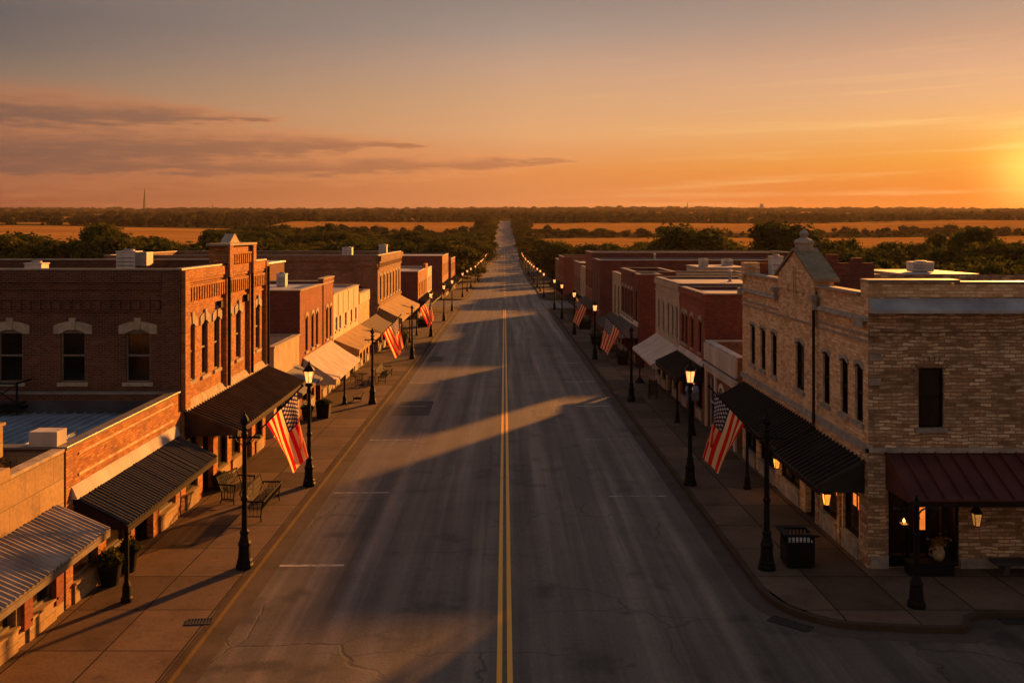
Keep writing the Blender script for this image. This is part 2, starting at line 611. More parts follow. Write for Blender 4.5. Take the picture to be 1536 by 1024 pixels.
def asphalt():
    m, t, b, out = newmat('asphalt')
    tc = t.node('ShaderNodeTexCoord')
    co = tc.outputs['Object']
    sep = t.node('ShaderNodeSeparateXYZ')
    t.l.new(co, sep.inputs[0])
    x, y, z = sep.outputs
    base = t.ramp(t.noise(co, .35, 6, .65), [(0.25, C(.048, .040, .034)), (.5, C(.078, .065, .055)), (.75, C(.112, .092, .076))])
    st = t.noise(t.vmul(co, (1.5, .018, 1)), 1.0, 5, .6)
    base = t.mix(1.0, base, t.ramp(st, [(.3, C(.62, .62, .63)), (.52, C(1, 1, 1)), (.74, C(2.0, 1.9, 1.8))]), 'MULTIPLY')
    # polished wheel tracks
    ax = t.m('ABSOLUTE', x)
    tr = t.m('ADD', t.rng(t.m('ABSOLUTE', t.m('SUBTRACT', ax, 1.35)), .5, .1), t.rng(t.m('ABSOLUTE', t.m('SUBTRACT', ax, 3.0)), .55, .12))
    tr = t.m('MULTIPLY', tr, t.noise(t.vmul(co, (.5, .05, 1)), 1.0, 3))
    base = t.mix(t.m('MULTIPLY', tr, .85), base, C(.135, .112, .094))
    fine = t.noise(co, 14.0, 4, .7)
    base = t.mix(1.0, base, t.ramp(fine, [(.3, C(.72, .72, .72)), (.7, C(1.3, 1.3, 1.3))]), 'MULTIPLY')
    grit = t.noise(co, 55.0, 2, .6)
    base = t.mix(t.rng(grit, .66, .74), base, C(.13, .12, .11))
    # cracks
    wn = t.node('ShaderNodeTexNoise')
    t.l.new(co, wn.inputs['Vector'])
    wn.inputs['Scale'].default_value = .8
    wn.inputs['Detail'].default_value = 5
    mx = t.node('ShaderNodeVectorMath', operation='MULTIPLY_ADD')
    t.l.new(wn.outputs['Color'], mx.inputs[0])
    mx.inputs[1].default_value = (1.1, 1.1, 0)
    t.l.new(co, mx.inputs[2])
    vo = t.node('ShaderNodeTexVoronoi', feature='DISTANCE_TO_EDGE')
    t.l.new(mx.outputs[0], vo.inputs['Vector'])
    vo.inputs['Scale'].default_value = .20
    cr = t.rng(vo.outputs['Distance'], .0075, .002)
    cr = t.m('MULTIPLY', cr, t.rng(t.noise(co, .12, 3), .42, .6))
    base = t.mix(t.m('MULTIPLY', cr, .55), base, C(.012, .011, .011))
    # tar seams across and along the lanes
    sb = t.node('ShaderNodeTexBrick')
    t.l.new(mx.outputs[0], sb.inputs['Vector'])
    sb.offset = .37
    for nm_, v_ in (('Scale', 1.0), ('Brick Width', 3.4), ('Row Height', 11.0), ('Mortar Size', .035), ('Mortar Smooth', .1)):
        sb.inputs[nm_].default_value = v_
    sm = t.m('MULTIPLY', sb.outputs['Fac'], t.rng(t.noise(co, .09, 3), .48, .6))
    base = t.mix(t.m('MULTIPLY', sm, .7), base, C(.014, .013, .013))
    dr = t.rng(t.noise(co, 1.9, 3, .5), .70, .76)
    base = t.mix(t.m('MULTIPLY', dr, .6), base, C(.015, .014, .014))
    # oil and tyre stains
    sn = t.noise(co, .55, 4, .55)
    base = t.mix(t.m('MULTIPLY', t.rng(sn, .56, .70), .75), base, C(.018, .017, .017))
    t.l.new(base, b.inputs['Base Color'])
    t.l.new(t.rng(st, .3, .75, .72, .5), b.inputs['Roughness'])
    b.inputs['Specular IOR Level'].default_value = .4
    h = t.m('SUBTRACT', t.m('ADD', fine, t.m('MULTIPLY', grit, .6)), t.m('MULTIPLY', cr, 1.5))
    bump(t, b, h, .010, .6)
    return m


asphalt()
plain('asphalt_patch', C(.028, .027, .027), .8, .35, 1.3, bmp=.008, bscale=30)
plain('grate_iron', C(.018, .016, .014), .6, .4, 9.0)


def paint(name, c, wear):
    m, t, b, out = newmat(name)
    tc = t.node('ShaderNodeTexCoord')
    co = tc.outputs['Object']
    n = t.noise(co, 5.0, 6, .7)
    n2 = t.noise(co, .25, 3)
    f = t.rng(t.m('ADD', n, t.m('MULTIPLY', t.m('SUBTRACT', n2, .5), .6)), wear - .12, wear + .14)
    t.l.new(t.mix(f, c, C(.05, .045, .043)), b.inputs['Base Color'])
    b.inputs['Roughness'].default_value = .6
    bump(t, b, t.noise(co, 40.0, 3), .006, .5)
    return m


paint('yellow_paint', C(.80, .38, .035), .72)
paint('white_paint', C(.38, .35, .32), .54)


def concrete(name, c, jx, jy, joint=True, off=0.0):
    m, t, b, out = newmat(name)
    tc = t.node('ShaderNodeTexCoord')
    co = tc.outputs['Object']
    n = t.noise(co, .8, 6, .62)
    n2 = t.noise(co, 11.0, 4, .65)
    col = t.ramp(n, [(.25, tuple(x * .62 for x in c[:3]) + (1,)), (.5, c), (.78, tuple(min(1, x * 1.22) for x in c[:3]) + (1,))])
    col = t.mix(1.0, col, t.ramp(n2, [(.3, C(.84, .84, .84)), (.7, C(1.1, 1.1, 1.1))]), 'MULTIPLY')
    h = n2
    if joint:
        br = t.node('ShaderNodeTexBrick')
        mp = t.node('ShaderNodeVectorMath', operation='ADD')
        t.l.new(co, mp.inputs[0])
        mp.inputs[1].default_value = (off, .4, 0)
        t.l.new(mp.outputs[0], br.inputs['Vector'])
        br.offset = 0.0
        br.inputs['Color1'].default_value = (.0, .0, .0, 1)
        br.inputs['Color2'].default_value = (1, 1, 1, 1)
        br.inputs['Mortar'].default_value = (.5, .5, .5, 1)
        br.inputs['Scale'].default_value = 1.0
        br.inputs['Brick Width'].default_value = jx
        br.inputs['Row Height'].default_value = jy
        br.inputs['Mortar Size'].default_value = .024
        br.inputs['Mortar Smooth'].default_value = .2
        col = t.mix(1.0, col, t.ramp(br.outputs['Color'], [(0, C(.55, .52, .48)), (.5, C(.95, .95, .95)), (1, C(1.28, 1.22, 1.16))]), 'MULTIPLY')
        col = t.mix(t.m('MULTIPLY', br.outputs['Fac'], .85), col, C(.012, .009, .007))
        h = t.m('SUBTRACT', n2, t.m('MULTIPLY', br.outputs['Fac'], 2.0))
    sp = t.noise(co, 2.4, 4, .6)
    col = t.mix(t.m('MULTIPLY', t.rng(sp, .6, .72), .45), col, C(.05, .04, .035))
    t.l.new(col, b.inputs['Base Color'])
    b.inputs['Roughness'].default_value = .9
    b.inputs['Specular IOR Level'].default_value = .08
    bump(t, b, h, .008, .6)
    return m


concrete('sidewalk_concrete', C(.118, .080, .057), 1.75, 2.4, off=.35)
concrete('kerb_concrete', C(.066, .044, .031), 1, 1, joint=False)
concrete('gutter_concrete', C(.085, .065, .052), 1, 1, joint=False)


def ground_mat():
    m, t, b, out = newmat('dry_ground')
    tc = t.node('ShaderNodeTexCoord')
    co = tc.outputs['Object']
    n = t.noise(co, .012, 7, .62)
    n2 = t.noise(co, .35, 5, .65)
    col = t.ramp(n, [(.3, C(.03, .032, .012)), (.48, C(.05, .047, .018)), (.64, C(.09, .068, .027)), (.82, C(.15, .10, .042))])
    col = t.mix(1.0, col, t.ramp(n2, [(.3, C(.6, .62, .6)), (.7, C(1.25, 1.2, 1.15))]), 'MULTIPLY')
    t.l.new(col, b.inputs['Base Color'])
    b.inputs['Roughness'].default_value = 1.0
    b.inputs['Specular IOR Level'].default_value = 0.0
    bump(t, b, n2, .4, .6)
    m2, t, b, out = newmat('wheat')
    tc = t.node('ShaderNodeTexCoord')
    co = tc.outputs['Object']
    n = t.noise(t.vmul(co, (.004, .045, .03)), 1.0, 7, .68)
    n2 = t.noise(co, .5, 4, .6)
    col = t.ramp(n, [(.3, C(.30, .135, .028)), (.5, C(.42, .20, .045)), (.7, C(.54, .29, .075))])
    col = t.mix(1.0, col, t.ramp(n2, [(.3, C(.8, .8, .78)), (.7, C(1.12, 1.1, 1.08))]), 'MULTIPLY')
    t.l.new(col, b.inputs['Base Color'])
    b.inputs['Roughness'].default_value = .9
    bump(t, b, n2, .8, .9)
    b.inputs['Specular IOR Level'].default_value = 0.0


ground_mat()


def leaf_mat(name, dark, light, trans=.35, warm=(.16, .12, .02, 1)):
    m, t, b, out = newmat(name)
    tc = t.node('ShaderNodeTexCoord')
    oi = t.node('ShaderNodeObjectInfo')
    co = tc.outputs['Object']
    n = t.noise(co, .45, 4, .6)
    n2 = t.noise(co, 3.0, 3, .6)
    col = t.mix(t.rng(n, .35, .66), dark, light)
    col = t.mix(t.rng(n2, .45, .75, 0, .6), col, warm)
    col = t.mix(1.0, col, t.ramp(oi.outputs['Random'], [(0, C(.7, .78, .75)), (.5, C(1, 1, 1)), (1, C(1.35, 1.2, .95))]), 'MULTIPLY')
    t.l.new(col, b.inputs['Base Color'])
    b.inputs['Roughness'].default_value = 1.0
    b.inputs['Specular IOR Level'].default_value = 0.0
    tr = t.node('ShaderNodeBsdfTranslucent')
    t.l.new(col, tr.inputs[0])
    mx = t.node('ShaderNodeMixShader')
    mx.inputs[0].default_value = trans
    t.l.new(b.outputs[0], mx.inputs[1])
    t.l.new(tr.outputs[0], mx.inputs[2])
    t.l.new(mx.outputs[0], out.inputs[0])
    return m


leaf_mat('tree_leaves', C(.034, .044, .012), C(.080, .088, .024), .36, (.13, .10, .02, 1))
leaf_mat('wood_leaves', C(.018, .019, .008), C(.036, .034, .012), .04, (.042, .034, .011, 1))
leaf_mat('dry_leaves', C(.14, .075, .025), C(.30, .17, .06), .3, C(.4, .25, .09))
leaf_mat('pot_leaves', C(.02, .035, .012), C(.05, .07, .02))


def flag_mat():
    m, t, b, out = newmat('flag_cloth')
    uv = t.node('ShaderNodeUVMap')
    sep = t.node('ShaderNodeSeparateXYZ')
    t.l.new(uv.outputs[0], sep.inputs[0])
    u, v = sep.outputs[0], sep.outputs[1]
    s = t.m('MODULO', t.m('FLOOR', t.m('MULTIPLY', v, 12.999)), 2.0)
    stripes = t.mix(t.m('GREATER_THAN', s, .5), C(.74, .008, .006), C(.88, .64, .34))
    cu = t.m('MULTIPLY', t.m('DIVIDE', u, .42), 12.0)
    cv = t.m('MULTIPLY', t.m('DIVIDE', t.m('SUBTRACT', v, 6 / 13), 7 / 13), 10.0)
    iu, iv = t.m('ROUND', cu), t.m('ROUND', cv)
    par = t.m('LESS_THAN', t.m('MODULO', t.m('ADD', iu, iv), 2.0), .5)
    du, dv = t.m('SUBTRACT', cu, iu), t.m('SUBTRACT', cv, iv)
    d = t.m('SQRT', t.m('ADD', t.m('MULTIPLY', du, du), t.m('MULTIPLY', dv, dv)))
    star = t.m('MULTIPLY', par, t.m('LESS_THAN', d, .5))
    for cc, hi in ((iu, 11.5), (iv, 9.5)):
        star = t.m('MULTIPLY', star, t.m('MULTIPLY', t.m('GREATER_THAN', cc, .5), t.m('LESS_THAN', cc, hi)))
    canton = t.mix(star, C(.012, .018, .085), C(.55, .46, .38))
    isc = t.m('MULTIPLY', t.m('LESS_THAN', u, .42), t.m('GREATER_THAN', v, 6 / 13))
    col = t.mix(isc, stripes, canton)
    b.inputs['Roughness'].default_value = .8
    t.l.new(col, b.inputs['Base Color'])
    tr = t.node('ShaderNodeBsdfTranslucent')
    t.l.new(col, tr.inputs[0])
    mx = t.node('ShaderNodeMixShader')
    mx.inputs[0].default_value = .62
    t.l.new(b.outputs[0], mx.inputs[1])
    t.l.new(tr.outputs[0], mx.inputs[2])
    t.l.new(mx.outputs[0], out.inputs[0])


flag_mat()
# ---------------------------------------------------------------- ground, road, pavements
XL, XR = -11.1, 10.4      # building lines
KL, KR = -7.1, 6.85       # kerb lines
M = MATS


def grid(name, xs, ys, zf, mat, kind='structure', extra=None):
    X, Y = np.meshgrid(np.array(xs, float), np.array(ys, float))
    Z = zf(X, Y)
    nx = len(xs)
    v = np.stack([X.ravel(), Y.ravel(), Z.ravel()], 1)
    i = np.arange((len(ys) - 1) * nx).reshape(len(ys) - 1, nx)[:, :-1].ravel()
    f = np.stack([i, i + 1, i + 1 + nx, i + nx], 1)
    me = bpy.data.meshes.new(name)
    me.from_pydata(v.tolist(), [], f.tolist())
    me.materials.append(mat)
    set_uv(me, (0, 0, 0))
    me.polygons.foreach_set('use_smooth', [True] * len(me.polygons))
    o = bpy.data.objects.new(name, me)
    COL.objects.link(o)
    if kind:
        o['kind'] = kind
    return o


def terr(X, Y):
    z = gzn(Y) - 0.12
    a = np.clip((np.abs(X) - 60) / 300, 0, 1) * np.clip((4600 - Y) / 600, 0, 1)
    z = z + a * (2.2 * np.sin(X * .006 + 1) * np.sin(Y * .0045) + 1.0 * np.sin(X * .017 + Y * .011))
    far = np.clip((Y - 2000) / 2000, 0, 1)
    return z + far * 3.0 * np.sin(X * .0021 + .6) * np.clip((4600 - Y) / 600, 0, 1)


ys_t = np.concatenate([np.arange(-240, 620, 4), np.arange(620, 1500, 8), np.arange(1500, 5200, 50)])
xs_h = np.concatenate([np.arange(0, 60, 12), np.arange(60, 400, 20), np.arange(400, 1200, 50), np.arange(1200, 5001, 200)])
xs_t = np.concatenate([-xs_h[::-1], xs_h[1:]])
grid('ground', xs_t, ys_t, terr, M['dry_ground'])
ys_r = ys_t[(ys_t >= -40) & (ys_t <= 1172)]
flatz = lambda dz: (lambda X, Y: gzn(Y) + dz)
grid('road', [-7.3, -3.5, 0, 3.5, 7.1], ys_r, flatz(0), M['asphalt'])
ys_a = ys_t[(ys_t >= -40) & (ys_t <= 28)]
o = grid('side_road', np.arange(7.1, 62, 6), ys_a, flatz(0), M['asphalt'])
grid('cross_road', np.arange(-67.3, -7.2, 6), ys_t[(ys_t >= 143) & (ys_t <= 164)], flatz(0), M['asphalt'])
grid('cross_road', np.arange(7.1, 68, 6), ys_t[(ys_t >= 139) & (ys_t <= 164)], flatz(0), M['asphalt'])


def strip(mb, pts, w0, w1, dz, top_only=True, face=0.0):
    """ribbon along a polyline: offsets w0..w1 to the left of travel"""
    n = []
    for i in range(len(pts)):
        a = Vector(pts[max(i - 1, 0)])
        b = Vector(pts[min(i + 1, len(pts) - 1)])
        d = (b - a).normalized()
        n.append(Vector((-d.y, d.x)))
    P = lambda i, w, h: (pts[i][0] + n[i].x * w, pts[i][1] + n[i].y * w, gz(pts[i][1] + n[i].y * w) + h)
    for i in range(len(pts) - 1):
        mb.poly([P(i, w0, dz), P(i + 1, w0, dz), P(i + 1, w1, dz), P(i, w1, dz)])
        if face:
            mb.poly([P(i, w0, dz), P(i, w0, dz - face), P(i + 1, w0, dz - face), P(i + 1, w0, dz)])
            mb.poly([P(i, w1, dz), P(i + 1, w1, dz), P(i + 1, w1, dz - face), P(i, w1, dz - face)])


def ysamples(a, b):
    r = [a] + [float(v) for v in ys_t if a + .5 < v < b - .5] + [b]
    return r


# kerb polylines; the pavement lies on the left of travel
k_right = [(KR, y) for y in ysamples(26.0, 141.0)][::-1]
arc = []
for i in range(1, 11):
    th = math.pi / 2 * i / 10
    arc.append((KR + 2.1 * (1 - math.cos(th)), 25.0 - 2.35 * math.sin(th)))
k_right += [(KR, 25.2)] + arc + [(10.0, 22.5), (11.05, 22.46), (11.35, 22.7), (11.5, 23.1), (11.9, 23.35), (14, 23.5), (22, 23.5), (40, 23.5)]
k_left = [(KL, y) for y in ysamples(-30.0, 141.2)]
k_left += [(KL - .35, 142.4), (KL - 1.4, 143.1), (-20, 143.1), (-66, 143.1)]
k_left2 = [(-66, 163.8), (KL - 1.6, 163.8), (KL - .4, 164.6)] + [(KL, y) for y in ysamples(166.0, 440.0)]
k_right2 = [(KR, y) for y in ysamples(166.0, 440.0)][::-1] + [(KR + .4, 164.6), (KR + 1.6, 163.8), (66, 163.8)]
for nm, kk in (('kerb', k_left), ('kerb', k_right), ('kerb', k_left2), ('kerb', k_right2)):
    mb = MB()
    strip(mb, kk, 0, .17, .15, face=.2)
    tag(mb.build(nm, M['kerb_concrete']), kind='structure')
    mb = MB()
    strip(mb, kk, -.52, 0, .005)
    tag(mb.build('gutter', M['gutter_concrete']), kind='structure')


def pave(quads, name='sidewalk'):
    mb = MB()
    for q in quads:
        mb.poly([(x, y, gz(y) + .14) for x, y in q])
    return tag(mb.build(name, M['sidewalk_concrete']), kind='structure')


def ystrips(x0, x1, a, b):
    s = ysamples(a, b)
    return [[(x0, s[i]), (x1, s[i]), (x1, s[i + 1]), (x0, s[i + 1])] for i in range(len(s) - 1)]


pave(ystrips(-14.0, KL - .17, -30, 141.0) + [[(-66, 141), (KL - .4, 141), (KL - 1.4, 142.9), (-66, 142.9)]])
cx = [KR + .17, KR + .45, KR + .9, KR + 1.5, KR + 2.1, 10, 11.0, 11.3, 11.7, 12.2, 14, 22, 40]
cy = [25.1, 23.98, 23.35, 22.9, 22.8, 22.68, 22.64, 22.8, 23.45, 23.58, 23.68, 23.68, 23.68]
qs = []
for i in range(len(cx) - 1):
    qs.append([(cx[i], cy[i]), (cx[i + 1], cy[i + 1]), (cx[i + 1], 27.4), (cx[i], 27.4)])
pave(qs + ystrips(KR + .17, 13.5, 27.4, 141))
pave(ystrips(-13.5, KL - .17, 165.6, 440))
pave(ystrips(KR + .17, 13.5, 165.6, 440))

# painted lines
mb = MB()
for xo in (-.175, .055):
    s = ysamples(-20, 140)
    for i in range(len(s) - 1):
        mb.poly([(x, y, gz(y) + .004) for x, y in ((xo, s[i]), (xo + .12, s[i]), (xo + .12, s[i + 1]), (xo, s[i + 1]))])
tag(mb.build('centre_line', M['yellow_paint']), kind='structure')
mb = MB()
for y in np.arange(168, 560, 12.0):
    for xo in (-.14, .05):
        mb.poly([(x, yy, gz(yy) + .004) for x, yy in ((xo, y), (xo + .1, y), (xo + .1, y + 5), (xo, y + 5))])
tag(mb.build('centre_line', M['yellow_paint']), kind='structure')
mb = MB()
ticks = [(-6.9, -4.7, 27.2), (-6.5, -4.4, 35.3), (-6.5, -4.5, 45.0), (-6.5, -4.6, 54.5), (-6.5, -4.6, 64), (-6.5, -4.6, 74), (3.9, 6.1, 34.8), (3.9, 6.1, 45.1), (4.2, 6.2, 54.6), (4.2, 6.2, 64.5), (4.3, 6.2, 75), (4.3, 6.2, 86)]
for x0, x1, y in ticks:
    mb.poly([(x, yy, gz(yy) + .004) for x, yy in ((x0, y), (x1, y + .05), (x1, y + .2), (x0, y + .15))])
mb.poly([(x, yy, gz(yy) + .004) for x, yy in ((-1.6, 160), (1.6, 160), (1.6, 160.6), (-1.6, 160.6))])
mb.poly([(x, yy, gz(yy) + .004) for x, yy in ((-5.8, 141), (5.6, 141), (5.6, 141.25), (-5.8, 141.25))])
tag(mb.build('parking_line', M['white_paint']), kind='structure')
mb = MB()
for x0, x1, y0, y1 in ((-6.3, -4.2, 51.5, 56.5), (-6.4, -5.1, 76, 79.5)):
    mb.poly([(x, y, gz(y) + .003) for x, y in ((x0, y0), (x1, y0 + .1), (x1 - .06, y1), (x0 + .05, y1 - .1))])
tag(mb.build('road_patch', M['asphalt_patch']), kind='structure')


def grate(x, y, w, l, rz, label, dz):
    r = empty('storm_grate', (x, y, gz(y) + dz), label, 'grate')
    mb = MB()
    ca, sa = math.cos(rz), math.sin(rz)

    def bx(a0, a1, b0, b1, z1):
        c = [(a, b) for a, b in ((a0, b0), (a1, b0), (a1, b1), (a0, b1))]
        q = [(x + a * ca - b * sa, y + a * sa + b * ca) for a, b in c]
        mb.hexa([(u, v, gz(y) + dz - .05) for u, v in q] + [(u, v, gz(y) + dz + z1) for u, v in q])
    bx(-w / 2, w / 2, -l / 2, -l / 2 + .05, .022)
    bx(-w / 2, w / 2, l / 2 - .05, l / 2, .022)
    n = int(w / .075)
    for i in range(n + 1):
        a = -w / 2 + i * (w - .03) / n
        bx(a, a + .03, -l / 2 + .05, l / 2 - .05, .02)
    mb.build('grate_bars', M['grate_iron'], r)
    mb = MB()
    bx(-w / 2 + .01, w / 2 - .01, -l / 2 + .04, l / 2 - .04, .004)
    mb.build('pit', M['tar_roof'], r)


grate(px(299, 941)[0], px(299, 941)[1], .62, .36, .1, 'small iron drain grate set in the left sidewalk by the kerb', .14)
grate(px(1184, 932)[0] - .02, px(1184, 932)[1] - .15, 1.05, .4, -.75, 'iron storm drain grate in the gutter at the rounded right corner', .006)
grate(12.75, 23.2, .8, .4, 0, 'iron storm drain grate in the side street gutter at the right edge', .006)


# ---------------------------------------------------------------- building kit
class Fr:
    def __init__(s, ox, oy, u, n):
        s.o, s.u, s.n = (ox, oy), u, n

    def __call__(s, u, z, t=0.0):
        return (s.o[0] + u * s.u[0] + t * s.n[0], s.o[1] + u * s.u[1] + t * s.n[1], z)


def facade(side, x=None):
    return Fr(XL if x is None else x, 0, (0, 1), (1, 0)) if side == 'L' else Fr(XR if x is None else x, 0, (0, 1), (-1, 0))


def endwall(d):
    return Fr(0, d, (1, 0), (0, -1))


def wall_sheet(mb, F, u0, u1, z0, z1, ops=(), rev=.2, m=0):
    us = sorted({u0, u1} | {min(max(o[0], u0), u1) for o in ops} | {min(max(o[1], u0), u1) for o in ops})
    zs = sorted({z0, z1} | {min(max(o[2], z0), z1) for o in ops} | {min(max(o[3], z0), z1) for o in ops})
    for i in range(len(us) - 1):
        for j in range(len(zs) - 1):
            cu, cz = (us[i] + us[i + 1]) / 2, (zs[j] + zs[j + 1]) / 2
            if any(o[0] < cu < o[1] and o[2] < cz < o[3] for o in ops):
                continue
            mb.poly([F(us[i], zs[j]), F(us[i + 1], zs[j]), F(us[i + 1], zs[j + 1]), F(us[i], zs[j + 1])], m)
    for a, b, c, d in [o[:4] for o in ops]:
        for p, q in (((a, c), (a, d)), ((b, d), (b, c)), ((a, d), (b, d)), ((b, c), (a, c))):
            mb.poly([F(p[0], p[1]), F(q[0], q[1]), F(q[0], q[1], -rev), F(p[0], p[1], -rev)], m)


def window(root, F, uc, w, z0, z1, style, fm='window_frame', trim='stone_trim', label=None, sill=True, rise=.16, panes=2):
    """window (frame) > pane, sill, lintel"""
    fr = MB()
    a, b = uc - w / 2, uc + w / 2
    k = .05
    fr.fbox(F, a, a + k, z0, z1, -.15, -.07)
    fr.fbox(F, b - k, b, z0, z1, -.15, -.07)
    fr.fbox(F, a + k, b - k, z0, z0 + k, -.15, -.07)
    fr.fbox(F, a + k, b - k, z1 - k - (.1 if style != 'flat' else 0), z1, -.15, -.07)
    if panes > 1:
        zm = z0 + (z1 - z0) * .5
        fr.fbox(F, a + k, b - k, zm - .03, zm + .03, -.15, -.08)
    wo = fr.build('window', M[fm], root)
    if label:
        wo['label'] = label
    p = MB()
    p.poly([F(a + .01, z0, -.135), F(b - .01, z0, -.135), F(b - .01, z1, -.125), F(a + .01, z1, -.125)])
    p.build('pane', M['dark_glass'], wo)
    if sill:
        s = MB()
        s.fbox(F, a - .1, b + .1, z0 - .13, z0 - .002, -.14, .07)
        s.build('sill', M[trim], wo)
    if style in ('arch', 'key', 'brow'):
        l = MB()
        e = {'arch': .10, 'key': .24, 'brow': .06}[style]
        th = {'arch': .20, 'key': .27, 'brow': .12}[style]
        N = 12
        uu = [uc - w / 2 - e + (w + 2 * e) * i / N for i in range(N + 1)]

        def zi(u):
            q = (u - uc) / (w / 2)
            return z1 + .002 - rise * min(1.0, q * q)

        def zo(u):
            q = (u - uc) / (w / 2 + e)
            return z1 + th - rise * .9 * q * q
        t1 = .035
        for i in range(N):
            A, B = uu[i], uu[i + 1]
            l.poly([F(A, zi(A), t1), F(B, zi(B), t1), F(B, zo(B), t1), F(A, zo(A), t1)])
            l.poly([F(A, zi(A), -.15), F(B, zi(B), -.15), F(B, zi(B), t1), F(A, zi(A), t1)])
            l.poly([F(A, zo(A), t1), F(B, zo(B), t1), F(B, zo(B), -.01), F(A, zo(A), -.01)])
        for A in (uu[0], uu[-1]):
            l.poly([F(A, zi(A), t1), F(A, zo(A), t1), F(A, zo(A), -.01), F(A, zi(A), -.01)])
        if style == 'key':
            l.hexa([F(uc - .07, z1 - .02, .0), F(uc + .07, z1 - .02, .0), F(uc + .07, z1 - .02, .07), F(uc - .07, z1 - .02, .07),
                    F(uc - .12, z1 + th + .12, .0), F(uc + .12, z1 + th + .12, .0), F(uc + .12, z1 + th + .12, .07), F(uc - .12, z1 + th + .12, .07)])
        l.build('lintel', M[trim], wo)
    return wo


def shop_window(root, F, a, b, zb, zt, fm='dark_wood', bm='grey_stone', glassm='shop_glass', label=None, bh=.55):
    f = MB()
    k = .07
    f.fbox(F, a, a + k, zb + bh, zt, -.2, -.08)
    f.fbox(F, b - k, b, zb + bh, zt, -.2, -.08)
    f.fbox(F, a + k, b - k, zt - .1, zt, -.2, -.08)
    f.fbox(F, a + k, b - k, zb + bh, zb + bh + .07, -.2, -.08)
    n = max(1, int(round((b - a) / 1.1)))
    for i in range(1, n):
        u = a + (b - a) * i / n
        f.fbox(F, u - .025, u + .025, zb + bh + .07, zt - .1, -.19, -.1)
    f.fbox(F, a + k, b - k, zt - .55, zt - .5, -.188, -.102)
    w = f.build('shop_window', M[fm], root)
    if label:
        w['label'] = label
    p = MB()
    p.poly([F(a, zb + bh, -.16), F(b, zb + bh, -.16), F(b, zt, -.155), F(a, zt, -.155)])
    p.build('pane', M[glassm], w)
    s = MB()
    s.fbox(F, a, b, zb - .2, zb + bh - .002, -.22, .06)
    s.fbox(F, a - .02, b + .02, zb + bh - .06, zb + bh - .004, -.21, .10)
    s.build('bulkhead', M[bm], w)


def door(root, F, a, b, zb, zt, fm='dark_wood', rec=.55, glassm='shop_glass'):
    f = MB()
    k = .09
    for x0, x1 in ((a, a + k), (b - k, b)):
        f.fbox(F, x0, x1, zb, zt, -rec - .1, -rec)
    f.fbox(F, a + k, b - k, zt - .12, zt, -rec - .1, -rec)
    f.fbox(F, a + k, b - k, zb, zb + .4, -rec - .09, -rec - .02)
    zm = zb + min(2.05, (zt - zb) * .8)
    f.fbox(F, a + k, b - k, zm, zm + .07, -rec - .09, -rec - .01)
    o = f.build('door', M[fm], root)
    p = MB()
    p.poly([F(a, zb + .3, -rec - .06), F(b, zb + .3, -rec - .06), F(b, zt, -rec - .06), F(a, zt, -rec - .06)])
    p.build('pane', M[glassm], o)
    h = MB()
    h.fbox(F, b - k - .06, b - k - .03, zb + .95, zb + 1.25, -rec - .02, -rec + .04)
    h.build('handle', M['brass_tip'], o)


